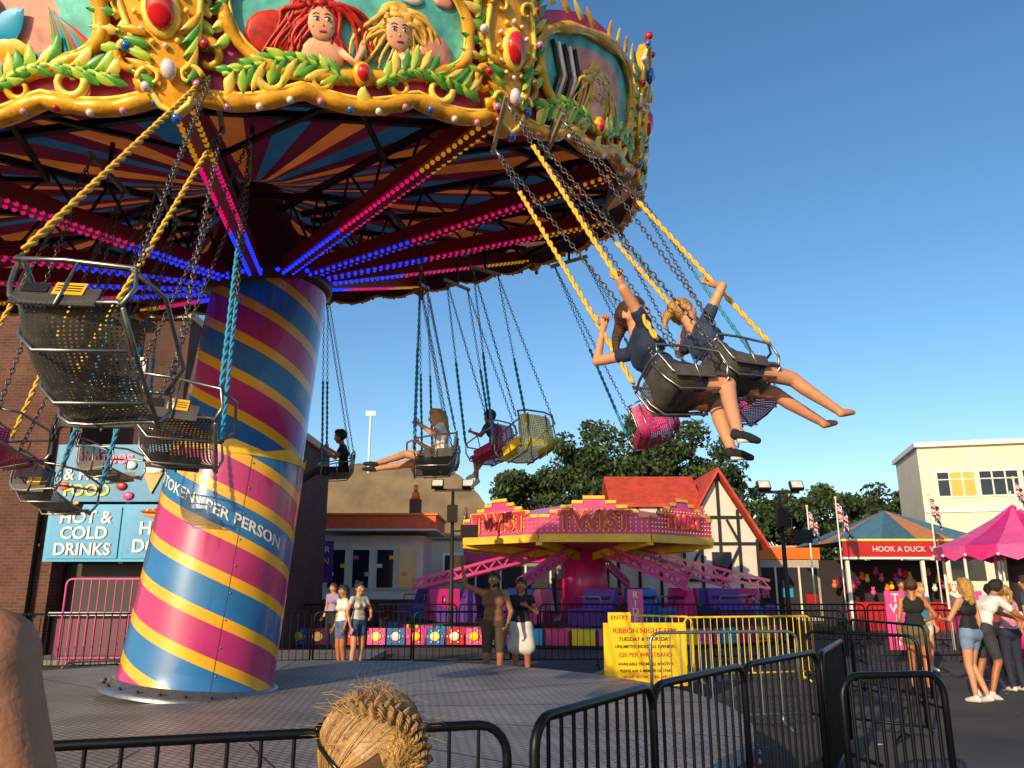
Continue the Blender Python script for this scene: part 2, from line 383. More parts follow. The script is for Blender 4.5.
for i in range(12):
    ac=A0+DA*(i+.5)
    mb.warp=lambda p,ac=ac: ring(ac+p.x/RB,RB+.2*p.y+p.z,p.y)
    K=30
    for j in range(K):
        s0=-1.27+2.54*j/K; s1=-1.27+2.54*(j+1)/K
        for n0,mat in((0,bpink),(-.035,wood)):
            a=(s0,bprof(s0),n0);b=(s1,bprof(s1),n0);c=(s1,tprof(s1),n0);d=(s0,tprof(s0),n0)
            mb.quad(a,b,((s1),.5,n0),((s0),.5,n0),mat); mb.quad((s0,.5,n0),(s1,.5,n0),c,d,mat)
        mb.quad((s0,bprof(s0),-.035),(s1,bprof(s1),-.035),(s1,bprof(s1),0),(s0,bprof(s0),0),gold)
    E=[]
    for j in range(36):
        a=2*pi*j/36; E.append((.90*math.copysign(abs(math.cos(a))**.7,math.cos(a)),PC+PHH*math.copysign(abs(math.sin(a))**.8,math.sin(a))-.035*math.cos(3*a)))
    for rr0,rr1 in((0,.35),(.35,.7),(.7,1)):
        for j in range(36):
            e0=E[j];e1=E[(j+1)%36]
            f=lambda e,q:(e[0]*q,PC+(e[1]-PC)*q,.012)
            mb.quad(f(e0,rr0),f(e1,rr0),f(e1,rr1),f(e0,rr1),[psky,ppk][(i)%2] if rr1<1 else psky)
    mb.tube([(e[0],e[1],.05) for e in E],[.045+.014*math.sin(q*1.7) for q in range(36)],gold,7,closed=True)
    mb.tube([(e[0]*.95,PC+(e[1]-PC)*.92,.06) for e in E],.012,goldl,5,closed=True)
    mb.tube([(-1.25+2.5*j/60,bprof(-1.25+2.5*j/60)+.03,.05) for j in range(61)],[.042+.02*abs(math.sin(j*.55)) for j in range(61)],gold,7)
    mb.tube([(-1.25+2.5*j/40,bprof(-1.25+2.5*j/40)+.08,.065) for j in range(41)],.016,goldl,5)
    for sg in(-1,1):
        A=(lambda a: a if sg>0 else pi-a)
        spiral(sg*1.04,.25,.17,.04,A(-pi/2),A(-pi/2+2.2*pi),.05,.022,gold)
        spiral(sg*1.05,.62,.15,.03,A(pi/2),A(pi/2-2.0*pi),.045,.02,goldl)
        spiral(sg*1.05,.93,.13,.03,A(-.5),A(-.5+1.8*pi),.04,.018,gold)
        spiral(sg*.62,.14,.11,.03,A(0),A(-1.9*pi),.035,.015,goldl)
        spiral(sg*.30,.13,.10,.03,A(pi/2),A(pi/2+1.9*pi),.032,.015,gold)
        px=[(sg*(.10+.85*u),.11+.09*math.sin(u*pi*1.3)+.10*u,.08) for u in [j/12 for j in range(13)]]
        mb.tube(px,[.03*(1-.4*j/12) for j in range(13)],lgreen,6)
        for j in range(1,12):
            p=px[j]; q=px[j+1]
            an=math.atan2(q[1]-p[1],q[0]-p[0]); an+=R.uniform(-.25,.25)
            leaf(p[0],p[1],an+.75,R.uniform(.14,.22),.045,[green,lgreen,goldl][j%3],.075); leaf(p[0],p[1],an-.7,R.uniform(.09,.15),.035,[lgreen,green][j%2],.08)
        for j in range(7):
            leaf(sg*.97,.30+.10*j,(.4+.25*j) if sg>0 else pi-.4-.25*j,.24,.05,[green,lgreen,goldl][j%3],.06)
            leaf(sg*.98,.30+.11*j,pi-.5 if sg>0 else .5,.17,.04,[lgreen,goldl,green][j%3],.07)
        for j in range(4):
            leaf(sg*(.15+.2*j),1.0,(pi/2-.5) if sg>0 else pi/2+.5,.18,.045,[gold,goldl][j%2],.05)
    mb.sph((0,.17,.08),(.075,.09,.05),gold,14,8); mb.sph((0,.17,.11),(.05,.062,.04),gem,14,8)
    leaf(0,.08,-pi/2,.16,.06,goldl,.08)
    for j in range(12):
        s=-1.15+2.3*j/11; mb.sph((s,bprof(s)-.015,.09),.026,pearl[j%3 if j%3<2 else R.choice([0,2,3])],10,6)
    if i%12==0:
        hair2(-.28,.54,1.15,pr,3,-1); hair2(-.28,.54,1.15,pr,5,1)
        mb.sph((-.26,.31,.03),(.16,.12,.03),skin_p,14,6); mb.tube([(-.14,.33,.04),(-.04,.25,.05),(.03,.36,.05)],.03,skin_p,6)
        face2(-.26,.50,1.15)
        hair2(.30,.52,1.2,pb,8,1); hair2(.30,.52,1.1,pb,9,-1)
        mb.sph((.42,.30,.03),(.2,.12,.03),skin_p,14,6); mb.tube([(.3,.34,.05),(.45,.22,.06),(.62,.28,.05)],.035,skin_p,6)
        face2(.30,.49,1.2,flip=-1)
        mb.sph((.6,.40,.03),(.14,.14,.03),ppk,12,6); mb.sph((-.58,.42,.025),(.2,.16,.02),pr,12,6)
        for j in range(6): mb.sph((-.7+.28*j+R.uniform(-.05,.05),.82+R.uniform(-.06,.06),.02),(.09,.05,.012),[psky,pw,ppk][j%3],10,5)
    elif i==11:
        yf=M('painted_fish','f0b020',.4,0,.25,8)
        mb.sph((.0,.46,.04),(.2,.16,.04),yf,16,8); leaf(.2,.46,.3,.26,.1,cyan,.05); leaf(.18,.41,-.5,.24,.09,yf,.05)
        for e in(-1,1): mb.sph((-.07+e*.06,.51,.085),(.03,.038,.01),pw,10,5); mb.sph((-.07+e*.06,.51,.095),(.014,.02,.006),pk,8,4)
        mb.sph((-.06,.41,.08),(.05,.016,.012),M('painted_lips','c42a3a',.4),8,4)
        for q in range(4): leaf(.0+.08*q,.59,pi/2+.3-.2*q,.12,.03,cyan,.05)
        for j in range(8): leaf(.55+.04*j,.25,pi/2-.3+.1*j,.35,.03,[green,M('painted_coral','c8413a',.5),cyan][j%3],.03)
    else:
        hair2(0,.54,1.3,[pk,pb,pr][i%3],i,1); hair2(0,.54,1.2,[pk,pb,pr][i%3],i+20,-1)
        mb.sph((0,.30,.03),(.2,.13,.03),skin_p,14,6); face2(0,.52,1.2)
        for q in range(5): mb.tube([(-.7+.08*q,.3,.03),(-.62+.08*q,.5,.035),(-.72+.08*q,.75,.03)],.018,[pk,pw][q%2],5)
    a_s=A0+DA*i
    mb.warp=lambda p,ac=a_s: ring(ac+p.x/RB,RB+.2*p.y+p.z,p.y)
    sh=[(0,-.12),(.09,-.06),(.16,.08),(.12,.2),(.2,.34),(.25,.6),(.2,.85),(.24,1.05),(.13,1.22),(0,1.36)]
    sh=sh+[(-x,y) for x,y in sh[-2:0:-1]]
    n=len(sh); mb.add([(0,.6,.14)]+[(x,y,.1) for x,y in sh]+[(x,y,.0) for x,y in sh],[(0,1+j,1+(j+1)%n) for j in range(n)]+[(1+j,1+n+j,1+n+(j+1)%n,1+(j+1)%n) for j in range(n)],gold)
    mb.tube([(x,y,.11) for x,y in sh],.022,goldl,6,closed=True)
    mb.sph((0,.50,.14),(.12,.17,.04),goldl,16,8); mb.sph((0,.50,.17),(.085,.13,.05),gem,16,8)
    for j in range(12):
        a=2*pi*j/12; mb.sph((.155*math.cos(a),.50+.21*math.sin(a),.14),.02,[goldl,pearl[0]][j%2],8,5)
    mb.sph((0,1.0,.15),(.06,.09,.04),gemb,12,6)
    for sg in(-1,1):
        for j in range(5): leaf(sg*.1,.05+.08*j,(.9-.1*j) if sg>0 else pi-.9+.1*j,.18,.035,[green,gold,lgreen][j%3],.13)
        spiral(sg*.12,.10,.08,.02,0 if sg>0 else pi,(1.7 if sg>0 else -.7)*pi,.02,.01,goldl,.14,16)
        spiral(sg*.13,.80,.09,.02,0 if sg>0 else pi,(1.7 if sg>0 else -.7)*pi,.022,.01,goldl,.14,16)
        for j,(x,y) in enumerate([(.16,.05),(.24,.3),(.29,.6),(.25,.85),(.28,1.08),(.15,1.28)]):
            mb.sph((sg*x,y,.13),.034,pearl[(j*2+i+(sg>0))%5],10,6)
    mb.sph((0,-.15,.12),.035,pearl[2],10,6); mb.sph((0,1.42,.1),.05,pearl[3],10,6); mb.sph((0,.14,.16),(.05,.07,.04),pearl[0],10,6)
mb.warp=None
mb.obj(ride)
# deck
mb=MB('deck')
DC=V((-2.85,8.0,0)); DR=4.95
dm=deckmat()
n=96
vs=[(DC.x,DC.y,.5)]+[(DC.x+DR*math.cos(2*pi*k/n),DC.y+DR*math.sin(2*pi*k/n),.5) for k in range(n)]
mb.add(vs,[(0,1+k,1+(k+1)%n) for k in range(n)],dm)
for k in range(n):
    a0,a1=2*pi*k/n,2*pi*(k+1)/n
    p=lambda a,z,r=DR:(DC.x+r*math.cos(a),DC.y+r*math.sin(a),z)
    mb.quad(p(a0,.42),p(a1,.42),p(a1,.5),p(a0,.5),steel)
    mb.quad(p(a0,.05,DR-.03),p(a1,.05,DR-.03),p(a1,.42,DR-.03),p(a0,.42,DR-.03),[magenta,blue,magenta,yellow][(k//3)%4])
    mb.sph(p(a0,.36,DR),.028,pearl[k%5],8,5)
for k in range(16):
    a=2*pi*k/16+.1
    mb.beam((DC.x+1.9*math.cos(a),DC.y+1.9*math.sin(a),.5),(DC.x+DR*math.cos(a),DC.y+DR*math.sin(a),.5),.012,.004,dark)
mb.obj(ride)
# ---------------------------------------------------------------- chains and chairs
def linktmpl(n,m):
    vs=[];fs=[]
    for i in range(n):
        a=2*pi*i/n
        cx,cy=.013*math.cos(a),.026*math.sin(a)
        nx,ny=math.cos(a),math.sin(a)*.7
        for j in range(m):
            b=2*pi*j/m; vs.append((cx+nx*.0045*math.cos(b),.0045*math.sin(b),cy+ny*.0045*math.cos(b)))
    for i in range(n):
        for j in range(m): fs.append((i*m+j,i*m+(j+1)%m,((i+1)%n)*m+(j+1)%m,((i+1)%n)*m+j))
    return vs,fs
LT=linktmpl(8,4); LT2=linktmpl(6,3)
def chain(mb,p0,p1,mat,sc=1.0,far=False):
    p0=V(p0);p1=V(p1); d=p1-p0; L=d.length; d.normalize(); q=d.to_track_quat('Z','Y').to_matrix().to_4x4()
    step=.040*sc*(1.0); n=int(L/step); t=LT2 if far else LT
    for i in range(n):
        T=Matrix.Translation(p0+d*(step*(i+.5)))@q@Matrix.Rotation(pi/2*(i%2)+.4,4,'Z')@Matrix.Scale(sc,4)
        mb.add(t[0],t[1],mat,True,T)
def rope(mb,p0,p1,mat,r=.014):
    p0=V(p0);p1=V(p1); d=p1-p0;L=d.length;d.normalize();a=d.orthogonal().normalized();b=d.cross(a)
    n=max(4,int(L/.022))
    for k in range(2):
        mb.tube([p0+d*(L*i/n)+(a*math.cos(i*.9+k*pi)+b*math.sin(i*.9+k*pi))*r*.75 for i in range(n+1)],r*.8,mat,5)
seatgrey=perfmat('perforated_seat_metal','625c54',.018,.24,.45)
seatpink=perfmat('perforated_seat_pink','b81e62',.024,.18,.1)
seatyel=perfmat('perforated_seat_yellow','e3c312',.024,.18,.1)
ropeY=M('yellow_rope_sleeve','dcab3c',.7,0,.3,40); ropeB=M('teal_rope_sleeve','2a86a8',.7,0,.3,40)
cchain=M('chain_steel','6a6661',.4,.8,.3,30)
hazard=M('hazard_label','e0b020',.5,0,.1,5)
LINES={}
def chair(pos,hang,fwd,seat,w=.5,rp=None,k=1.0,far=False,label=False,hs=.2,ropefrac=.5,upv=None,ropeback=False,bh=1.0,key=None):
    pos=V(pos);hang=V(hang);up=(hang-pos).normalized() if upv is None else V(upv).normalized(); f=V(fwd); f=(f-up*f.dot(up)).normalized()
    Yx=-f; Xx=Yx.cross(up).normalized(); Yx=up.cross(Xx)
    T=Matrix(((Xx.x,Yx.x,up.x,pos.x),(Xx.y,Yx.y,up.y,pos.y),(Xx.z,Yx.z,up.z,pos.z),(0,0,0,1)))@Matrix.Scale(k,4)
    mb=MB('swing_chair')
    prof=[(-.22,.0),(-.2,.02),(-.1,.01),(.05,-.01),(.13,-.005),(.18,.03),(.205,.1),(.22,.1+.1*bh),(.235,.1+.2*bh),(.24,.1+.26*bh)]
    hw=w/2; K=10; zt=prof[-1][1]
    vs=[];fs=[]
    for i,(y,z) in enumerate(prof):
        tp=1-.12*max(0,(z-.2)/.16) if z>.2 else 1
        for j in range(K+1):
            x=-hw+w*j/K; e=abs(x)/hw; vs.append((x*tp,y-.03*e**3*(z>.02),z+.05*e**4*(z<.05)))
    for i in range(len(prof)-1):
        for j in range(K): a=i*(K+1)+j; fs.append((a,a+1,a+K+2,a+K+1))
    mb.add(vs,fs,seat,True)
    for sg in(-1,1):
        mb.tube([(sg*hw*(1 if z<.2 else .97),y,z+.03) for y,z in prof],.010,chrome,6)
        mb.tube([(sg*hw,-.22,.03),(sg*(hw+.015),-.25,.12),(sg*(hw+.02),-.22,.24),(sg*(hw+.02),.05,.27),(sg*(hw+.01),.24,.28),(sg*hw*.96,.24,zt+.02)],.010,chrome,7)
        mb.tube([(sg*(hw+.015),0,.0),(sg*(hw+.02),0,.27)],.007,chrome,6)
        mb.box((sg*(hw+.006),.02,.06),(.006,.3,.1),seat)
    mb.tube([(-hw*.96,.24,zt+.02),(-hw*.5,.25,zt+.04),(hw*.5,.25,zt+.04),(hw*.96,.24,zt+.02)],.010,chrome,7)
    mb.tube([(-hw,-.23,.02),(0,-.235,.0),(hw,-.23,.02)],.010,chrome,7)
    mb.tube([(-hw-.02,-.2,.24),(-hw*.6,-.30,.25),(hw*.6,-.30,.25),(hw+.02,-.2,.24)],.010,chrome,7)
    for x in(-.14,.14): mb.tube([(x,-.22,-.02),(x,.12,-.035),(x,.2,.05),(x*.9,.26,zt)],.009,chrome,6)
    if label:
        for q in(-1,1):
            mb.box((q*(hw+.012),-.02,.10),(.004,.11,.07),hazard); mb.box((q*(hw+.012),.10,.10),(.004,.09,.05),M('label_black','151310',.5))
            for z in (.085,.10,.115): mb.box((q*(hw+.0155),-.02,z),(.002,.09,.004),M('label_black','151310',.5))
    mb.obj(ride,T)
    mc=MB('chair_chains')
    sd=Xx
    for sg in(-1,1):
        hb=hang+sd*(sg*hs)
        for y,z in((-.22,.25),(.22,.32)):
            c=T@V((sg*(hw+.02),y,z)); 
            jn=c.lerp(hb,.96)
            if key: LINES[(key,sg,y>0)]=(c,jn)
            useR= rp is not None and ((y<0)!=ropeback)
            if useR:
                m=c.lerp(jn,ropefrac); rope(mc,c,m,rp,.013); chain(mc,m,jn,cchain,1.1,far)
            else: chain(mc,c,jn,cchain,1.1,far)
        mc.tube([(T@V((sg*(hw+.02),0,.28))).lerp(hb,.95),hb],.012,steel,6)
    mc.beam(hang-sd*(hs+.05),hang+sd*(hs+.05),.03,.04,M('hanger_bar','9a9078',.5,.4,.2,5))
    hu=hang+V((0,0,.30)); mc.beam(hang,hu,.03,.03,dark)
    mc.obj(ride)
    return T
def grip(Tp,key,sg,back,sh,reach=.46):
    """wrist + elbow (person space) so that the hand closes on this chair's rope"""
    c,j=LINES[(key,sg,back)]; inv=Tp.inverted(); sh=V(sh); best=None
    for i in range(1,60):
        p=inv@c.lerp(j,i/100); d=abs((p-sh).length-reach)
        if best is None or d<best[0]: best=(d,p)
    p=best[1]; dv=(p-sh); L=min(dv.length,.54); dr=dv.normalized()
    wrst=p-dr*.06
    mid=sh.lerp(wrst,.53); h2=max(0,.27**2-((wrst-sh).length/2)**2)**.5
    dn=V((sg*.5,.3,-1)); dn=(dn-dr*dn.dot(dr)).normalized()
    return tuple(mid+dn*h2),tuple(wrst)
# left empties
chair((-1.90,3.35,2.55),(-2.05,4.85,4.92),V((1,.12,0)),seatgrey,.64,ropeY,1.12,label=True,ropeback=True,ropefrac=.9,bh=.8)
chair((-2.17,5.0,2.50),(-2.25,6.1,5.2),V((.95,.3,0)),seatgrey,.56,ropeB,1.12,bh=.8,label=True)
chair((-3.45,5.9,2.22),(-3.2,6.7,5.05),V((1,-.1,0)),seatgrey,.5,ropeB,.9,label=True)
chair((-3.55,5.35,2.50),(-3.5,6.2,5.1),V((1,-.3,0)),seatpink,.5,ropeY,.9,ropeback=True)
chair((-3.9,7.6,2.65),(-3.9,7.9,5.2),V((1,-.2,0)),seatgrey,.5,ropeB,.9)
# right riders
T1=chair((1.00,4.4,2.68),(-.10,5.5,5.13),V((.95,.2,-.12)),seatgrey,.42,ropeY,.84,hs=.2,ropefrac=.8,upv=(-.15,.42,.85),bh=.35,ropeback=True,key='a')
T2=chair((1.48,4.95,2.90),(.34,5.95,5.28),V((.93,.28,-.15)),seatgrey,.42,ropeY,.86,hs=.2,ropefrac=.6,upv=(-.15,.42,.85),bh=.5,key='b')
T2b=chair((1.95,6.3,3.0),(1.05,7.3,5.5),V((.8,.5,0)),seatpink,.45,ropeB,.85,bh=.7)
T6=chair((1.62,8.6,3.22),(.72,9.3,5.6),V((-.1,1,0)),seatpink,.5,ropeB,.95,far=True)
# far/inner
T3=chair((-.82,8.5,2.86),(-1.15,9.3,5.45),V((-.85,-.1,0)),seatgrey,.5,ropeB,1.0,far=True,bh=.7)
T4=chair((-.2,9.6,3.15),(-.75,10.1,5.6),V((-.7,.6,0)),seatpink,.5,ropeB,.95,far=True)
T5=chair((.20,9.0,3.10),(-.35,9.6,5.6),V((-.6,.75,0)),seatyel,.5,ropeB,1.05,far=True)
T7=chair((-2.6,11.9,3.2),(-2.8,11.2,5.9),V((-1,-.1,0)),seatgrey,.5,ropeB,.95,far=True)
T8=chair((-1.0,11.4,3.2),(-1.3,10.9,5.9),V((-1,.2,0)),seatgrey,.5,ropeB,.95,far=True)

# ---------------------------------------------------------------- people
skinA=M('skin_fair','c68a66',.5,0,.08,12,bump=.1,bscale=80); skinB=M('skin_tan','a8673f',.5,0,.08,12); skinC=M('skin_brown','a06a46',.5,0,.08,12)
skinF=M('skin_shoulder','a26d4d',.5,0,.12,9,bump=.12,bscale=120)
def hairM(name,c): return M(name,c,.45,0,.45,35,bump=.8,bscale=90)
hBr=hairM('hair_brown','4a2b1a'); hBl=hairM('hair_blonde','b0843f'); hDk=hairM('hair_dark','1d1512')
eyeW=M('eye_white','d8d4cc',.3); eyeD=M('eye_dark','20150f',.2); lip=M('lips','a04438',.5)
cloth=lambda n,c:M('cloth_'+n,c,.85,0,.18,9,bump=.35,bscale=40)
STAND=dict(pel=(0,0,.95),che=(0,.0,1.27),nec=(0,.015,1.44),hed=(0,-.01,1.585),shl=(.165,.0,1.39),shr=(-.165,.0,1.39),ell=(.215,.03,1.11),elr=(-.215,.03,1.11),wrl=(.23,-.06,.87),wrr=(-.23,-.06,.87),
  hil=(.09,0,.92),hir=(-.09,0,.92),knl=(.1,-.02,.5),knr=(-.1,-.02,.5),anl=(.1,.03,.09),anr=(-.1,.03,.09))
SEAT=dict(pel=(0,.08,.12),che=(0,.10,.44),nec=(0,.09,.61),hed=(0,.06,.76),shl=(.165,.10,.56),shr=(-.165,.10,.56),ell=(.26,-.02,.40),elr=(-.26,-.02,.40),wrl=(.27,-.2,.55),wrr=(-.27,-.2,.55),
  hil=(.09,.04,.11),hir=(-.09,.04,.11),knl=(.11,-.38,.14),knr=(-.11,-.38,.14),anl=(.1,-.45,-.26),anr=(-.1,-.45,-.26))
def capmesh(vs,fs,a,b,ra,rb,n=12):
    d=b-a; L=d.length
    if L<1e-5: d=V((0,0,1)); 
    d=d.normalized(); x=d.orthogonal().normalized(); y=d.cross(x); o=len(vs); rings=[]
    for i in range(1,4): t=pi/2*i/4; rings.append((a-d*ra*math.cos(t),ra*math.sin(t)))
    rings.append((a,ra)); rings.append((b,rb))
    for i in range(3,0,-1): t=pi/2*i/4; rings.append((b+d*rb*math.cos(t),rb*math.sin(t)))
    vs.append(a-d*ra)
    for c,r in rings:
        for k in range(n): vs.append(c+(x*math.cos(2*pi*k/n)+y*math.sin(2*pi*k/n))*r)
    vs.append(b+d*rb); E=len(vs)-1; m=len(rings)
    for k in range(n):
        l=(k+1)%n; fs.append((o,o+1+l,o+1+k)); fs.append((E,E-n+k,E-n+l))
        for i in range(m-1): q=o+1+i*n; fs.append((q+k,q+l,q+n+l,q+n+k))
def person(name,T,mats,pose=None,basep=STAND,hs=1.0,female=False,hair='short',sleeve=.35,bottom=.45,voxel=.016,yaw=0,pitch=0,skirt=False,curl=.5,extra=None,gripl=None,gripr=None,belly=0,vest=False,ft=1.0):
    J={k:V(v) for k,v in basep.items()}
    if pose: J.update({k:V(v) for k,v in pose.items()})
    sk,top,bot,sho,hr=mats
    caps=[]
    def cap(a,b,ra,rb,lab): caps.append((V(a),V(b),ra,rb,lab))
    def seg(a,b,ra,rb,frac,l1,l2,inf=.008):
        if frac<=0: cap(a,b,ra,rb,l2); return
        m=a.lerp(b,frac); rm=ra+(rb-ra)*frac
        cap(a,m,ra+inf,rm+inf,l1)
        if frac<1: cap(a,b,ra,rb,l2)
    latS=(J['shl']-J['shr']).normalized(); latH=(J['hil']-J['hir']).normalized()
    spine=(J['che']-J['pel']).normalized(); back=spine.cross(latS)
    ws=.88 if female else 1
    che,pel,nec,hed=J['che'],J['pel'],J['nec'],J['hed']
    cap(che-latS*.075*ws,che+latS*.075*ws,.108*ws,.108*ws,'top')
    up1=che.lerp(nec,.5); cap(up1-latS*.10*ws,up1+latS*.10*ws,.082*ws,.082*ws,'top')
    if vest or sleeve<=0:
        cap(J['shr'],J['shl'],.056*ws,.056*ws,'skin'); cap(J['shr'].lerp(J['shl'],.25),J['shr'].lerp(J['shl'],.75),.060*ws,.060*ws,'top')
    else: cap(J['shr'],J['shl'],.058*ws,.058*ws,'top')
    w1=che.lerp(pel,.5); wr_=.095 if not female else .082
    cap(w1-latH*.055,w1+latH*.055,wr_+belly,wr_+belly,'top')
    lo=che.lerp(pel,.8); cap(lo-latH*.06,lo+latH*.06,.10+belly*.8,.10+belly*.8,'top')
    cap(pel-latH*.07,pel+latH*.07,.112,.112,'bot')
    cap(J['hir']+back*.02,J['hil']+back*.02,.105,.105,'bot')
    if female:
        for e in(-1,1): cap(che+latS*(e*.065)-back*.07,che+latS*(e*.065)-back*.075+spine*-.01,.05,.05,'top')
    cap(nec-spine*.05,nec,.062,.055,'skin'); cap(nec,hed+(nec-hed).normalized()*.05,.054,.052,'skin')
    hd=[]
    for s in 'lr':
        seg(J['sh'+s],J['el'+s],.052*ws,.041*ws,sleeve,'top','skin'); cap(J['el'+s],J['wr'+s],.040*ws,.026*ws,'skin')
        seg(J['hi'+s],J['kn'+s],.09,.058,bottom,'bot','skin',.012)
        kn,an=J['kn'+s],J['an'+s]
        mid=kn.lerp(an,.32)+(back*.012)
        if bottom>=1: cap(kn,an,.066,.05,'bot')
        else: cap(kn,mid,.055,.052,'skin'); cap(mid,an,.052,.034,'skin')
        sh=(an-kn).normalized(); fd=(-back if basep is STAND else None)
        if fd is None: fd=(-back*.8+sh*.6).normalized()
        fd=(fd-sh*fd.dot(sh)*.55).normalized()
        heel=an+sh*.045*ft+(-fd)*.03*ft; toe=an+fd*.15*ft+sh*.05*ft
        cap(heel,an+fd*.07*ft+sh*.04*ft,.04*ft,.042*ft,'sho'); cap(an+fd*.07*ft+sh*.04*ft,toe,.042*ft,.030*ft,'sho'); cap(an,heel,.036*ft,.038*ft,'sho')
        el,wr=J['el'+s],J['wr'+s]; dr=(wr-el).normalized()
        g=gripl if s=='l' else gripr
        ac=dr.cross(latS if abs(dr.dot(latS))<.8 else back).normalized()
        nr=dr.cross(ac)
        for e in(-.024,-.008,.008,.024): cap(wr+ac*e*.6+dr*.01,wr+ac*e+dr*.078,.014,.0125,'skin')
        hd.append((wr,dr,ac,nr,g if g is not None else curl,s))
    if skirt:
        for k in range(7):
            t=k/6; c=pel.lerp((J['knl']+J['knr'])/2,t*.75); cap(c-latH*(.07+.05*t),c+latH*(.07+.05*t),.115,.115,'bot')
    HR=Matrix.Translation(hed)@Matrix.Rotation(yaw,4,'Z')@Matrix.Rotation(pitch,4,'X')@Matrix.Scale(hs,4)
    h=lambda x,y,z:HR@V((x,y,z))
    cap(h(0,.012,.035),h(0,.03,.035),.083*hs,.08*hs,'skin')
    cap(h(0,-.02,.01),h(0,-.03,-.06),.066*hs,.046*hs,'skin'); cap(h(-.025,-.02,-.02),h(.025,-.02,-.02),.055*hs,.055*hs,'skin')
    cap(h(0,-.045,-.085),h(0,-.06,-.085),.022*hs,.02*hs,'skin')
    cap(h(0,-.083,.005),h(0,-.098,-.03),.009*hs,.015*hs,'skin')
    for e in(-1,1): cap(h(e*.082,.01,.01),h(e*.084,.015,-.03),.016*hs,.012*hs,'skin')
    if hair:
        cap(h(0,.025,.05),h(0,.045,.04),.093*hs,.09*hs,'hair'); cap(h(0,-.03,.085),h(0,.03,.07),.058*hs,.075*hs,'hair'); cap(h(-.05,.03,.02),h(.05,.03,.02),.055*hs,.055*hs,'hair')
        if hair=='long':
            cap(h(0,.075,.02),h(0,.10,-.2),.075*hs,.05*hs,'hair'); cap(h(.05,.06,-.02),h(.06,.09,-.16),.045*hs,.035*hs,'hair'); cap(h(-.05,.06,-.02),h(-.06,.09,-.16),.045*hs,.035*hs,'hair')
        if hair=='pony': cap(h(0,.11,.06),h(0,.16,.0),.035*hs,.04*hs,'hair'); cap(h(0,.16,.0),h(0,.15,-.16),.038*hs,.018*hs,'hair')
        if hair=='bun': cap(h(0,.08,.11),h(0,.09,.12),.045*hs,.045*hs,'hair')
        if hair=='fly': 
            cap(h(0,.09,.03),h(.01,.17,-.05),.05*hs,.035*hs,'hair'); cap(h(.01,.17,-.05),h(.02,.22,-.17),.032*hs,.012*hs,'hair')
    vs=[];fs=[]
    for c in caps: capmesh(vs,fs,*c[:4])
    me=bpy.data.meshes.new('tmp'); me.from_pydata([tuple(v) for v in vs],[],fs); o=bpy.data.objects.new('tmp',me); COL.objects.link(o)
    rm=o.modifiers.new('r','REMESH'); rm.mode='VOXEL'; rm.voxel_size=voxel
    sm=o.modifiers.new('s','SMOOTH'); sm.factor=.5; sm.iterations=2
    bpy.context.view_layer.update(); dg=bpy.context.evaluated_depsgraph_get(); ev=o.evaluated_get(dg).to_mesh()
    co=np.empty(len(ev.vertices)*3); ev.vertices.foreach_get('co',co); co=co.reshape(-1,3)
    pol=[tuple(p.vertices) for p in ev.polygons]
    o.evaluated_get(dg).to_mesh_clear(); bpy.data.objects.remove(o)
    fc=np.array([co[list(p)].mean(0) for p in pol])
    best=np.full(len(pol),1e9); lab=np.zeros(len(pol),int); L=['skin','top','bot','sho','hair']
    for a,b,ra,rb,l in caps:
        a_=np.array(a);ab=np.array(b)-a_; t=np.clip(((fc-a_)@ab)/max(1e-9,ab@ab),0,1)
        d=np.linalg.norm(fc-a_-t[:,None]*ab,axis=1)-(ra+t*(rb-ra)); k=d<best; best[k]=d[k]; lab[k]=L.index(l)
    mb=MB(name); mb.T=T
    ml=[sk,top,bot,sho,hr]
    idx=[mb.mi(m) for m in ml]
    for p in co: q=T@V(p); mb.v.append((q.x,q.y,q.z))
    for p,l in zip(pol,lab): mb.f.append(p); mb.m.append(idx[l]); mb.sm.append(True)
    for wr,dr,ac,nr,cu,s in hd:
        for e,Lf in((-.03,.062),(-.010,.078),(.010,.083),(.030,.074)):
            p=wr+dr*.078+ac*e*.8; pts=[p-dr*.02,p]
            for q,f in enumerate((.45,.32,.23)):
                an=cu*(q+1); dd=dr*math.cos(an)+nr*math.sin(an); p=p+dd*Lf*f; pts.append(p)
            mb.tube(pts,[.0085,.0085,.008,.007,.006],sk,6)
        p=wr+dr*.025+ac*.022
        mb.tube([p,p+(dr*.5+ac*.8)*.035,p+(dr*.5+ac*.8)*.035+(dr*.85+ac*.2+nr*.4*cu)*.03,p+(dr*.5+ac*.8)*.035+(dr*.85+ac*.2+nr*.4*cu)*.055],[.012,.010,.009,.007],sk,6)
    for e in(-1,1):
        mb.sph(h(e*.031,-.077,.008),.0125*hs,eyeW,8,6); mb.sph(h(e*.031,-.086,.008),.006*hs,eyeD,8,5)
        mb.tube([h(e*.015,-.088,.033),h(e*.035,-.086,.037),h(e*.052,-.074,.03)],.004*hs,hr,5)
    mb.tube([h(-.022,-.074,-.052),h(0,-.082,-.054),h(.022,-.074,-.052)],[.003*hs,.006*hs,.003*hs],lip,6)
    if extra: extra(mb,J)
    return mb.obj()
def PT(x,y,rot=0,h=1.7,z=0): return Matrix.Translation((x,y,z))@Matrix.Rotation(rot,4,'Z')@Matrix.Scale(h/1.7,4)
shk=cloth('shoe_black','1a1a1c'); shw=cloth('shoe_white','cfcac2'); sandal=M('sandal_leather','c08058',.6)
navytop=cloth('navy_pattern','1a2940')
UNT=lambda T,k:T@Matrix.Scale(k,4)
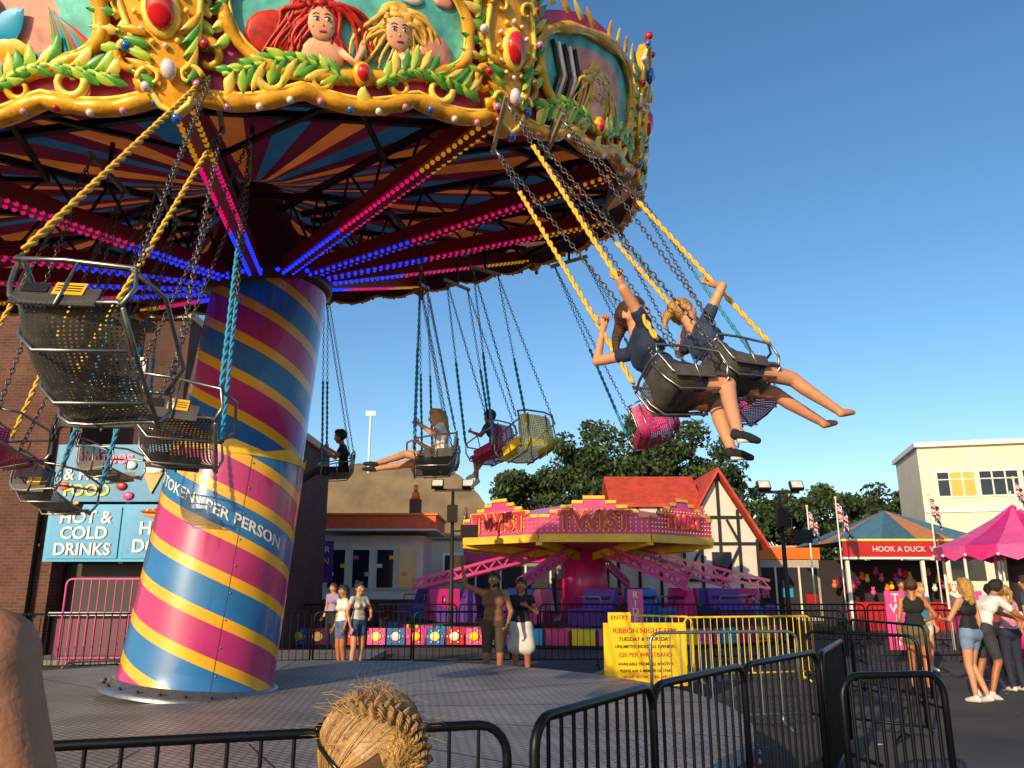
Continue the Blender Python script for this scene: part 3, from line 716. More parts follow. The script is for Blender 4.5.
def flowers(mb,J):
    for i in range(40):
        side=-1 if i%2 else 1
        mb.sph(J['che']+V((side*R.uniform(.12,.165)*.9,R.uniform(-.06,.06),R.uniform(-.25,.08))),.005,M('top_flower','8fa2b8',.6),5,4)
    for s in 'lr':
        a=J['an'+s]; mb.tube([a+V((0,.03,-.075)),a+V((0,-.10,-.07))],.012,shw,6)
P1=UNT(T1,1.04); P2=UNT(T2,1.02)
e1r,w1r=grip(P1,'a',-1,True,(-.16,.22,.52),.44); e1l,w1l=grip(P1,'a',1,True,(.14,.20,.52),.42)
e2r,w2r=grip(P2,'b',-1,False,(-.15,.20,.50),.46); e2l,w2l=grip(P2,'b',1,False,(.15,.20,.50),.46)
person('girl',P1,(skinA,navytop,cloth('navy_shorts','1c2438'),shk,hBr),dict(
  pel=(0,.08,.10),che=(.0,.17,.40),nec=(-.02,.21,.56),hed=(-.03,.19,.71),shl=(.14,.20,.52),shr=(-.16,.22,.52),
  elr=e1r,wrr=w1r,ell=e1l,wrl=w1l,knr=(-.12,-.25,.02),anr=(-.13,-.17,-.37),knl=(.12,-.30,.06),anl=(.12,-.27,-.32)),
  SEAT,hs=1.12,female=True,hair='fly',sleeve=.3,bottom=.35,voxel=.011,yaw=-1.1,pitch=.1,gripl=1.1,gripr=1.1,extra=flowers,ft=.8)
person('girl',P2,(skinA,cloth('navy_top2','2a3a58'),cloth('denim_dark','27324a'),sandal,hBl),dict(
  che=(.0,.16,.40),nec=(0,.22,.55),hed=(0,.24,.70),shl=(.15,.2,.50),shr=(-.15,.2,.50),
  knr=(-.12,-.38,.0),anr=(-.13,-.66,-.28),knl=(.10,-.40,.04),anl=(.10,-.72,-.20),ell=e2l,wrl=w2l,elr=e2r,wrr=w2r),
  SEAT,hs=1.05,female=True,hair='fly',sleeve=.3,bottom=.3,voxel=.011,gripl=1.1,gripr=1.1,ft=.72)
person('child',T3@Matrix.Scale(.8,4),(skinA,cloth('white_tee','dcd8d0'),cloth('grey_shorts','54525a'),shk,hBl),dict(
  knr=(-.13,-.40,.16),anr=(-.15,-.80,.12),knl=(.12,-.40,.18),anl=(.16,-.78,.05)),SEAT,hs=1.18,hair='long',sleeve=.5,bottom=.5,voxel=.015,yaw=.4,gripl=1,gripr=1,ft=.85)
person('child',T7@Matrix.Scale(.85,4),(skinB,cloth('black_tee','1c1c20'),cloth('black_jeans','1d1f26'),shk,hDk),dict(
  knr=(-.13,-.40,.16),anr=(-.15,-.75,.02),knl=(.12,-.40,.18),anl=(.16,-.74,-.02)),SEAT,hs=1.1,hair='short',bottom=1,voxel=.018,gripl=1,gripr=1)
person('child',T4@Matrix.Scale(.72,4),(skinB,cloth('blue_tee','2a4468'),cloth('black_shorts','1c1d22'),shw,hDk),dict(
  knr=(-.13,-.40,.16),anr=(-.15,-.70,-.02)),SEAT,hs=1.15,hair='short',bottom=.5,voxel=.018,gripl=1,gripr=1)
# selfie man & companions
def phone(mb,J):
    w=J['wrr']; mb.box(tuple(w+V((0,-.03,.11))),(.075,.012,.15),M('phone_black','101114',.2))
def beard(mb,J): 
    phone(mb,J); mb.sph(J['hed']+V((0,-.045,-.075)),(.045,.035,.035),hDk,10,6)
person('man',PT(-.30,13.4,.1,1.84),(skinC,cloth('brown_vest','7a5238'),cloth('brown_shorts','4a3a2c'),shk,hDk),dict(
  elr=(-.43,-.04,1.50),wrr=(-.48,-.12,1.76),ell=(.27,.03,1.12),wrl=(.20,-.14,.95)),sleeve=0,bottom=.8,hair='short',pitch=-.1,yaw=-.4,gripr=.8,extra=beard)
person('woman',PT(.16,13.9,-.2,1.74),(skinB,cloth('black_top','1f1f24'),cloth('white_skirt','c8c6c0'),shk,hDk),female=True,hair='long',sleeve=.3,skirt=True,pose=dict(ell=(.26,.0,1.15),wrl=(.14,-.16,1.25)))
person('woman',PT(-2.95,15.8,.9,1.68),(skinA,cloth('cream_top','c9bfae'),cloth('denim','3b4f74'),shw,hDk),female=True,hair='bun',sleeve=.3,bottom=.4,pose=dict(ell=(.25,-.08,1.15),wrl=(.1,-.25,1.05),elr=(-.3,-.02,1.15)))
person('woman',PT(-3.3,16.0,-.9,1.62),(skinB,cloth('white_top2','d6d2ca'),cloth('denim2','4a5f86'),shw,hDk),female=True,hair='long',sleeve=.4,bottom=.5)
# right group
person('woman',PT(6.35,13.0,pi-.3,1.72),(skinB,cloth('black_vest','151517'),cloth('olive_shorts','5f5a3c'),shk,hBr),female=True,hair='bun',sleeve=0,bottom=.35,pose=dict(elr=(-.30,.02,1.15),wrr=(-.16,-.14,1.05),anl=(.14,.1,.09)))
person('woman',PT(6.70,12.1,pi+.5,1.72),(skinA,cloth('black_cami','1a1a1d'),cloth('denim_short','6f88a8'),shw,hBl),female=True,hair='long',sleeve=0,bottom=.35,pose=dict(ell=(.25,-.12,1.13),wrl=(.12,-.33,1.12),knr=(-.1,-.1,.5),anr=(-.1,.08,.09)))
person('man',PT(7.1,12.5,pi/2+.1,1.80),(skinB,cloth('white_shirt','dddad4'),cloth('dark_shorts','33353c'),shw,hDk),hair='short',sleeve=.6,bottom=.8,
  pose=dict(che=(0,-.12,1.24),nec=(0,-.24,1.38),hed=(0,-.34,1.49),shl=(.17,-.2,1.34),shr=(-.17,-.2,1.34),ell=(.2,-.42,1.16),wrl=(.16,-.64,1.08),elr=(-.2,-.42,1.14),wrr=(-.15,-.62,1.05),anl=(.1,.1,.09),knr=(-.1,-.12,.5)))
person('woman',PT(8.0,13.3,pi+.2,1.62),(skinA,cloth('pink_top','c98a94'),cloth('dark_jeans','23283a'),shw,hBl),female=True,hair='pony',sleeve=.3,bottom=1,pose=dict(ell=(.25,-.15,1.15),wrl=(.15,-.35,1.12)))
person('man',PT(8.05,12.0,pi-.5,1.8),(skinB,cloth('black_tshirt','1b1b1e'),cloth('khaki','6e6248'),shw,hBr),hair='short',sleeve=.5,bottom=.8)
person('woman',PT(8.1,16.2,.4,1.66),(skinA,cloth('teal_top','3a7a86'),cloth('white_shorts','cfc9c0'),shw,hBl),female=True,hair='long',sleeve=.3,bottom=.4)
person('man',PT(9.3,19.5,.3,1.75),(skinB,cloth('grey_shirt','5e6068'),cloth('dark_trousers','20222a'),shk,hDk),hair='short',bottom=1,voxel=.022)
person('woman',PT(10.6,22,pi,1.65),(skinB,cloth('blue_top2','2c3d60'),cloth('dark_trousers','20222a'),shk,hDk),female=True,hair='long',bottom=1,voxel=.022)
person('man',PT(9.2,14.6,pi+.6,1.78),(skinA,cloth('navy_shirt','2b3550'),cloth('stone_shorts','8d8470'),shw,hBr),hair='short',bottom=.8,voxel=.02,sleeve=.5)
person('woman',PT(9.0,15.4,pi-.7,1.64),(skinB,cloth('red_top','8c2a30'),cloth('dark_trousers','20222a'),shk,hDk),female=True,hair='pony',bottom=1,voxel=.02)
person('man',PT(11.3,17.6,pi/2,1.8),(skinB,cloth('white_tee2','c8c4bc'),cloth('dark_trousers','20222a'),shk,hDk),hair='short',bottom=1,voxel=.022,sleeve=.5)
person('woman',PT(-4.6,21.0,-.5,1.66),(skinA,cloth('lilac_top','9a86a8'),cloth('dark_trousers','20222a'),shk,hBr),female=True,hair='long',bottom=1,voxel=.024)
# foreground man at left (bare shoulder and arm)
person('man',PT(-.838,1.0,pi+.1,1.93),(skinF,skinF,cloth('dark_shorts','33353c'),shw,hBr),hair='short',sleeve=0,bottom=.8,voxel=.010,pose=dict(ell=(.27,-.05,1.12),elr=(-.255,-.02,1.10),shr=(-.17,0,1.375)))
# foreground girl with braid
HC=V((-.238,1.46,1.375))
hb=[M('blonde_strand_a','8c6a42',.42,0,.12,60),M('blonde_strand_b','b8935e',.38,0,.12,60),M('blonde_strand_c','5e4228',.5,0,.12,60),M('blonde_strand_d','a07a4c',.42,0,.12,60)]
fdir=V((-.75,.62,-.1)).normalized()
def braidhair(mb,J):
    T0=mb.T; mb.T=None
    rr=random.Random(4)
    c=HC+V((0,0,.005))
    def surf(d,r=.1): d=d.normalized(); return c+V((d.x*r*.95,d.y*r*.95,d.z*r*1.0))
    mb.sph(c,(.090,.090,.095),hb[2],24,16)
    B1=[V(q).normalized() for q in((-.75,-.35,.75),(-.25,-.70,.80),(.35,-.72,.72),(.78,-.55,.42),(.95,-.5,-.05),(.92,-.70,-.6))]
    def along(B,u):
        u=u*(len(B)-1); k=min(int(u),len(B)-2); return B[k].slerp(B[k+1],u-k)
    for i in range(6500):
        u=rr.random()**.9; t_=along(B1,u); t2=along(B1,min(1,u+.03)); t0=along(B1,max(0,u-.03)); tan=(t2-t0).normalized()
        side=-1 if rr.random()<.62 else 1
        lk=noise.noise(V((u*9,side*3.1,0))); lk2=noise.noise(V((u*40,side*7.1,3.3)))
        ang=side*(rr.uniform(.5,2.1))
        pts=[];K=9; off=(1-u)*.35+.4
        wv=lk*4+lk2*2+rr.uniform(0,.5); rb=.0935+.003*lk+.0025*lk2+rr.uniform(0,.002)
        for k in range(K+1):
            q=1-k/K; a=ang*q
            d=Matrix.Rotation(a,3,tan)@t_
            d=(d-tan*off*math.sin(q*1.5)+tan*.03*math.sin(wv+q*5)).normalized()
            pts.append(surf(d,rb+.004*(1-q)**3))
        z=lk+.6*lk2
        m=hb[0] if z<-.12 else (hb[1] if z>.12 else hb[3])
        if z<-.35: m=hb[2]
        if rr.random()<.25: m=rr.choice(hb)
        mb.tube(pts,[.0005]+[.0009]*(K-1)+[.0005],m,3,caps=False)
    for i in range(220):
        d=V((rr.gauss(0,1),rr.gauss(0,1),abs(rr.gauss(0,1))+.2)).normalized(); p=surf(d,.096); q=p+d*rr.uniform(.003,.016)+V((rr.gauss(0,.02),rr.gauss(0,.02),rr.gauss(0,.008))); 
        mb.tube([p,p.lerp(q,.5)+d*.006,q],.00035,hb[1],3,caps=False)
    def braid(path,A,f,rr_):
        n=84
        cl=[]
        for i in range(n+1):
            u=i/n*(len(path)-1); k=min(int(u),len(path)-2); cl.append(path[k].lerp(path[k+1],u-k))
        for _ in range(8): cl=[cl[0]]+[(cl[i-1]+cl[i]*2+cl[i+1])/4 for i in range(1,n)]+[cl[-1]]
        for s in range(3):
            for q in range(60):
                th=rr.uniform(0,2*pi); rd=rr_*rr.uniform(.75,1.02); pts=[];rs=[]
                for i in range(n+1):
                    t=(cl[min(i+1,n)]-cl[max(i-1,0)]).normalized(); nn=(cl[i]-c).normalized(); b=t.cross(nn).normalized(); nn=b.cross(t)
                    ph=2*pi*(i/n*f+s/3); tp=(.55+.45*min(1,i/20))*(1-.4*(i/n)**2); tw=th+i*.04
                    pts.append(cl[i]+b*(A*math.sin(ph)+rd*math.cos(tw))*tp+nn*(A*.55*math.sin(2*ph)+rd*math.sin(tw))*tp); rs.append(.0010*tp)
                mb.tube(pts,rs,hb[2] if q%9==0 else rr.choice([hb[0],hb[1],hb[3]]),3,caps=False)
    braid([surf(d,.098+.003*i) for i,d in enumerate(B1)]+[c+V((.09,-.10,-.16)),c+V((.10,-.11,-.30))],.0135,8,.0095)
    sg=M('sunglasses_plastic','121012',.25)
    mb.tube([surf(V((-.95,-.25,.25)),.101),surf(V((-.8,-.6,.1)),.102),surf(V((-.5,-.85,-.1)),.103),surf(V((-.15,-1,-.4)),.103)],.0035,sg,8)
    mb.tube([surf(V((-.98,-.2,.3)),.104),surf(V((-.9,.3,.35)),.106)],.006,sg,8)
    mb.T=T0
yawf=math.atan2(fdir.x,-fdir.y)
Tg=PT(HC.x,HC.y,yawf,1.465)
person('girl',Tg,(skinA,cloth('white_cami','cfc8bd'),cloth('denim','3b4f74'),shw,hBl),dict(hed=(0,-.0,1.575)),female=True,hair='short',sleeve=.1,bottom=.4,voxel=.012,hs=.86,extra=braidhair)

# ---------------------------------------------------------------- fences
def barrier(mb,p0,p1,h=1.1,mat=black,r=.019,sp=.115,rb=.008,feet=True,round_=.12,low=.18):
    p0=V(p0);p1=V(p1);d=(p1-p0);L=d.length;d.normalize();u=V((0,0,1))
    pts=[p0+u*low,p0+u*(h-round_)]
    for k in range(1,5): a=pi/2*k/5; pts.append(p0+d*(round_*(1-math.cos(a)))+u*(h-round_+round_*math.sin(a)))
    pts.append(p0+d*round_+u*h); pts.append(p1-d*round_+u*h)
    for k in range(4,0,-1): a=pi/2*k/5; pts.append(p1-d*(round_*(1-math.cos(a)))+u*(h-round_+round_*math.sin(a)))
    pts+= [p1+u*(h-round_),p1+u*low]
    mb.tube(pts,r,mat,8); mb.tube([p0+u*low,p1+u*low],r*.8,mat,8)
    n=int(L/sp)
    for i in range(1,n): 
        q=p0+d*(L*i/n); mb.tube([q+u*low,q+u*h],rb,mat,6,caps=False)
    if feet:
        s=d.cross(u)
        for q in(p0+d*.25,p1-d*.25): mb.tube([q-s*.28+u*.02,q+u*.1,q+s*.28+u*.02],r*.8,mat,6); mb.tube([q+u*.05,q+u*low],r*.8,mat,6)
def rails(name,pts,**k):
    mb=MB(name)
    for a,b in zip(pts,pts[1:]): barrier(mb,a,b,**k)
    return mb.obj()
rails('crowd_barrier',[(-3.9,2.75,0),(-1.9,2.9,0)])
rails('crowd_barrier',[(-1.85,2.92,0),(-.02,3.45,0)])
rails('crowd_barrier',[(.09,3.42,0),(.75,4.5,0),(1.55,5.6,0),(2.45,6.7,0)],h=1.12,r=.022,rb=.010)
rails('crowd_barrier',[(2.5,6.75,0),(3.3,8.3,0)],r=.024,rb=.011,sp=.13)
rails('crowd_barrier',[(2.02,5.15,0),(2.72,5.3,0)],r=.022,rb=.011,sp=.06)
rails('crowd_barrier',[(1.6,9.6,0),(3.4,9.9,0)],mat=steel)
rails('crowd_barrier',[(3.5,9.9,0),(4.4,9.0,0)],mat=black)
rails('crowd_barrier',[(2.9,13.9,0),(5.3,14.6,0)],mat=yellow,sp=.12)
rails('crowd_barrier',[(1.9,15,0),(3.1,14.2,0)],mat=yellow,sp=.12)
def longfence(name,pts,h=1.1,mat=black,step=2.4,**k):
    mb=MB(name)
    for a,b in zip(pts,pts[1:]):
        a=V(a);b=V(b);L=(b-a).length;n=max(1,round(L/step))
        for i in range(n): barrier(mb,a.lerp(b,i/n+.004),a.lerp(b,(i+1)/n-.004),h,mat,**k)
    return mb.obj()
longfence('metal_railing',[(-12,14.5,0),(-4,16.6,0),(2.0,16.8,0)],sp=.13)
longfence('metal_railing',[(-6,22.6,0),(3,23,0),(12,22.5,0)],sp=.14,r=.022,rb=.011)
longfence('metal_railing',[(4.2,17.4,0),(10.0,17.8,0)],sp=.13)
longfence('metal_railing',[(5.2,15.2,0),(5.6,11.2,0)],sp=.13)
longfence('metal_railing',[(-9.3,17.0,0),(-6.8,17.2,0)],h=1.75,mat=pink,sp=.16,rb=.012,r=.022)
# ---------------------------------------------------------------- yellow notice
mb=MB('notice_board')
nx,ny=1.86,11.6; Tn=XZ(nx,ny,.70,.06)
mb.box((0,0,-.02),(1.16,.84,.03),M('notice_yellow','e6bd0c',.45,0,.1,2),T=Tn); mb.box((-.35,.49,-.02),(.32,.14,.03),yellow,T=Tn)
tr=M('sign_text_red','b8201a',.5); tk=M('sign_text_black','1b1a18',.5)
for s,y,sz,m in (('RIBBON NIGHT 6PM',.31,.10,tr),('TUESDAY & THURSDAY',.2,.07,tk),('UNLIMITED RIDES ALL EVENING',.10,.06,tk),('\u00a320 PER WRISTBAND',-.01,.08,tr),('AVAILABLE FROM ALL BOOTHS',-.13,.055,tk),('PLEASE ASK A MEMBER OF STAFF',-.22,.05,tk),('HEIGHT RESTRICTIONS APPLY',-.30,.05,tr)):
    mb.text(s,sz,m,Tn@Matrix.Translation((0,y,.0)),.004)
mb.text('ENTRY',.08,tr,Tn@Matrix.Translation((-.35,.49,.0)),.005)
for e in(-.45,.45):
    a=V((nx+e,ny+.05,1.1)); mb.tube([a,a+V((0,.0,-1.08))],.018,steel,6); mb.tube([a,a+V((0,.45,-1.08))],.018,steel,6)
mb.obj()
# ---------------------------------------------------------------- ground
am=asphaltmat()
mb=MB('ground'); mb.quad((-300,-60,0),(300,-60,0),(300,500,0),(-300,500,0),am); mb.obj()
mb=MB('pavement'); mb.box((-10,18.6,.06),(14,2.6,.12),M('concrete_paving','77716a',.85,0,.15,1.5,bump=.2)); mb.obj()
mb=MB('litter'); rr=random.Random(5)
for i in range(60):
    x,y=rr.uniform(2,11),rr.uniform(6,20); s=rr.uniform(.015,.04)
    mb.quad((x-s,y-s,.006),(x+s,y-s*.6,.012),(x+s*.8,y+s,.006),(x-s*.7,y+s,.010),rr.choice([white,M('litter_brown','8a7458',.8),pink]))
mb.obj()
# ---------------------------------------------------------------- left building
bk=brickmat('brown_brick','59301f','6b3a2a','5f554c'); bk2=brickmat('dark_brick','4c2a20','59342a','4a423c')
bh=empty('brick_building')
mb=MB('walls'); mb.box((-15.8,21.3,4.3),(10.8,6,8.6),bk); mb.box((-9.9,22.25,4.2),(2.9,5,8.4),bk2); mb.box((-7.1,22.3,2.75),(2.7,4.9,5.5),bk2); mb.obj(bh)
mb=MB('cornice'); mb.box((-15.8,21.3,8.72),(11.1,6.3,.24),white); mb.box((-9.9,22.2,8.5),(3.0,5.2,.2),M('parapet_cream','b8a888',.8)); mb.box((-7.0,22.2,5.6),(2.7,5.0,.2),M('parapet_cream','b8a888',.8)); mb.obj(bh)
mb=MB('upper_window')
mb.box((-9.95,19.72,6.75),(.95,.06,1.2),white); mb.box((-9.95,19.68,6.75),(.75,.05,1.0),glass); mb.box((-9.95,19.64,6.75),(.04,.04,1.0),white); mb.box((-9.95,19.66,6.1),(1.1,.16,.08),white)
for x in(-13,-15.5): mb.box((x,18.27,6.2),(1.2,.06,1.5),white); mb.box((x,18.23,6.2),(1.0,.05,1.3),glass); mb.box((x,18.19,6.2),(.05,.04,1.3),white)
mb.obj(bh)
mb=MB('drain_pipe'); mb.tube([(-10.75,18.2,0),(-10.75,18.2,5.2),(-10.6,18.1,5.5)],.055,black,8)
for z in(1,2.5,4): mb.box((-10.75,18.22,z),(.18,.08,.06),black)
mb.obj(bh)
mb=MB('takeaway_counter'); mb.box((-8.4,18.9,1.05),(3.9,.1,2.1),M('shopfront_dark','221d1f',.6)); mb.box((-8.4,18.6,1.0),(3.9,.5,.08),steel); mb.box((-8.4,18.7,.5),(3.9,.3,.92),M('counter_maroon','5a1a34',.5)); mb.obj(bh)
sg=empty('takeaway_sign')
mb=MB('panels'); mb.T=Matrix.Translation((-1.82,1.0,.15))@Matrix.Scale(.87,4)
mb.box((-7.9,19.55,3.0),(4.0,.1,1.45),cyan); mb.box((-7.95,19.57,4.55),(3.9,.1,1.5),M('sign_teal','0f7fae',.45))
for x in(-8.9,-7.0): mb.box((x,19.48,3.0),(1.8,.03,1.3),M('sign_blue_panel','1a8fc6',.4)); 
def tx(s,x,z,sz,m,y=19.44,b=.02): mb.text(s,sz,m,XZ(x,y,z),b)
tx('HOT &',-8.9,3.38,.44,white); tx('COLD',-8.9,2.98,.44,white); tx('DRINKS',-8.9,2.57,.42,white)
tx('HOT',-7.0,3.1,.46,white); tx('DOGS',-7.0,2.65,.46,white)
tx('Softees',-8.6,4.95,.5,M('sign_pink_text','f07aa8',.5),19.49); tx('& HOT',-9.0,4.5,.42,white,19.49); tx('FOOD',-9.0,4.08,.42,yellow,19.49)
bun=M('bun_paint','d99a4a',.5); sau=M('sausage_paint','9c3a1c',.5); mb.sph((-7.0,19.46,3.5),(.45,.05,.15),bun,16,8); mb.sph((-7.0,19.42,3.54),(.5,.05,.07),sau,16,8)
for k in range(5): mb.sph((-7.3+.15*k,19.38,3.56+.03*(k%2)),(.05,.02,.03),yellow,6,4)
mb.prism([(-7.3,19.5,4.0),(-7.05,19.5,4.55),(-7.55,19.5,4.55)],(0,-.04,0),bun)
for k in range(3): mb.sph((-7.3,19.46,4.62+.14*k),(.26-.07*k,.05,.12),[white,M('icecream_pink','e893a8',.5),white][k],12,6)
for k,(x,z,c) in enumerate([(-9.6,4.2,orange),(-8.1,4.2,red),(-6.7,4.3,yellow),(-6.5,4.8,orange),(-7.9,4.75,white),(-7.9,3.95,pink)]): mb.sph((x,19.48,z),(.14,.04,.11),c,12,6)
mb.obj(sg)
# ---------------------------------------------------------------- mansard building + kiosk
th=M('brown_roof_felt','7a684c',.9,0,.3,.8,bump=.4,bscale=6)
cream=M('cream_render','b9ab92',.85,0,.12,1)
hm=empty('hall_building')
mb=MB('walls'); mb.box((-5.6,42,1.9),(9.6,8,3.8),cream); mb.obj(hm)
mb=MB('roof')
prof=[(0,3.7,0),(.35,4.8,.6),(.9,5.9,1.2),(1.6,6.9,1.9),(2.4,7.6,2.7),(2.8,7.75,3.2)]
for (x0,z0,y0),(x1,z1,y1) in zip(prof,prof[1:]):
    A=lambda x,y,z:[(-10.8+x,37.8+y,z),(-.4-x*1.35,37.8+y,z),(-.4-x*1.35,46.2-y,z),(-10.8+x,46.2-y,z)]
    a=A(x0,y0,z0);b=A(x1,y1,z1)
    for k in range(4): mb.quad(a[k],a[(k+1)%4],b[(k+1)%4],b[k],th)
mb.poly(b,th); mb.obj(hm)
mb=MB('windows')
for x in(-9.3,-7.4,-2.6): mb.box((x,37.97,2.4),(1.3,.06,1.3),white); mb.box((x,37.93,2.4),(1.1,.04,1.1),glass)
mb.obj(hm)
ki=empty('ticket_kiosk')
mb=MB('walls'); mb.box((-5.2,31.6,1.7),(3.8,3,3.4),white); mb.box((-5.2,30.07,.55),(3.84,.06,1.1),bk)
for x in(-6.5,-5.6,-4.7,-3.9): mb.box((x,30.06,2.2),(.74,.06,1.5),white); mb.box((x,30.02,2.2),(.6,.04,1.36),glass)
for k in range(7): mb.box((-6.7+.45*k,30.0,2.0+.3*(k%3)),(.2,.02,.14),[white,yellow,pink,cream][k%4])
mb.obj(ki)
mb=MB('canopy'); mb.box((-5.1,31.3,3.85),(4.6,4,.5),M('kiosk_fascia','e05a2a',.5)); mb.box((-5.1,31.3,4.13),(4.75,4.15,.08),orange); mb.box((-5.1,31.3,3.57),(4.7,4.1,.06),white)
mb.box((-4.0,33,4.6),(.45,.45,.9),bk); mb.cyl((-4.0,33,5.05),.2,.14,.3,orange,12); mb.cyl((-4.0,33,5.35),.09,.09,.3,orange,12); mb.obj(ki)
mb=MB('pole_sign'); mb.tube([(-7.3,40,0),(-7.3,40,10.1)],.06,white,8); mb.box((-7.3,40,10.2),(.5,.06,.25),white); mb.obj()
mb=MB('fun_house_sign'); mb.box((-6.6,28,2.4),(.8,.08,1.4),M('purple_paint','5a2c86',.5)); mb.text('FOR',.3,white,XZ(-6.6,27.95,2.8),.01); mb.text('FUN',.3,yellow,XZ(-6.6,27.95,2.4),.01); mb.tube([(-6.6,28.1,0),(-6.6,28.1,3)],.05,black); mb.obj()
shopdark=M('shop_interior','2b2428',.8,0,.3,1)
for nm,x0,x1,y,z,c in(('arcade_building',-2.2,2.2,36,3.2,'8a7f72'),('arcade_building',2.2,6.6,37,3.6,'a39a8c'),('shop_building',10.6,14.5,38,3.4,'b0a592'),('shop_building',-16,-9.8,30,3.6,'7d6c60')):
    e=empty(nm); mb=MB('walls'); w=x1-x0; mb.box(((x0+x1)/2,y+2,z/2),(w-.06,4,z),M('render_'+c,c,.85)); mb.box(((x0+x1)/2,y-.04,z-.35),(w-.1,.1,.55),R.choice([red,orange,blue,magenta])); mb.box(((x0+x1)/2,y-.02,1.3),(w-.5,.06,2.2),shopdark)
    n=int(w/1.1)
    for k in range(n): mb.box((x0+.6+k*1.1,y-.07,1.35),(.08,.06,2.2),white); mb.box((x0+1.1+k*1.1,y-.07,.8+R.random()),(.5,.04,.4),R.choice([red,yellow,pink,cyan,white]))
    mb.obj(e)
# ---------------------------------------------------------------- half timbered house
ht=empty('timber_framed_house')
rr_=M('red_roof_tiles','b8402a',.75,0,.3,3,bump=.3,bscale=12); wr2=M('white_render','cdc8bc',.8,0,.1,1.5); tm=M('timber_black','1d1714',.7)
mb=MB('walls')
mb.prism([(7.2,34,0),(10.4,34,0),(10.4,34,3.4),(8.8,34,6.1),(7.2,34,3.4)],(0,5,0),wr2); mb.box((5.8,36,2.5),(2.76,3.4,5.0),wr2); mb.obj(ht)
mb=MB('roof')
for sgn in(-1,1):
    a=V((8.8,33.6,6.3)); b=V((8.8+sgn*1.95,33.6,3.05)); mb.prism([a,b,b+V((0,0,.18)),a+V((0,0,.2))],(0,5.6,0),rr_)
mb.prism([(4.2,34.1,4.85),(4.2,36,6.2),(4.2,37.9,4.85),(4.2,37.9,5.0),(4.2,36,6.4),(4.2,34.1,5.0)],(4.0,0,0),rr_)
mb.obj(ht)
mb=MB('timbers')
for x in(7.25,8.0,8.8,9.6,10.35):
    top=3.4+(1.6-abs(x-8.8))*1.65; mb.box((x,33.97,top/2),(.12,.06,top),tm)
for z in(1.8,3.3,4.4): w=3.2 if z<=3.4 else (6.1-z)*1.15; mb.box((8.8,33.955,z),(w,.06,.12),tm)
for x in(7.6,9.2): mb.beam((x-.3,33.93,1.9),(x+.4,33.93,3.2),.05,.1,tm); mb.beam((x+.35,33.9,3.4),(x-.1,33.9,4.3),.05,.1,tm)
for x in(4.5,5.4,6.3): mb.box((x,34.27,2.5),(.12,.06,5.0),tm)
mb.box((8.8,33.93,2.5),(.8,.05,.9),glass)
mb.obj(ht)
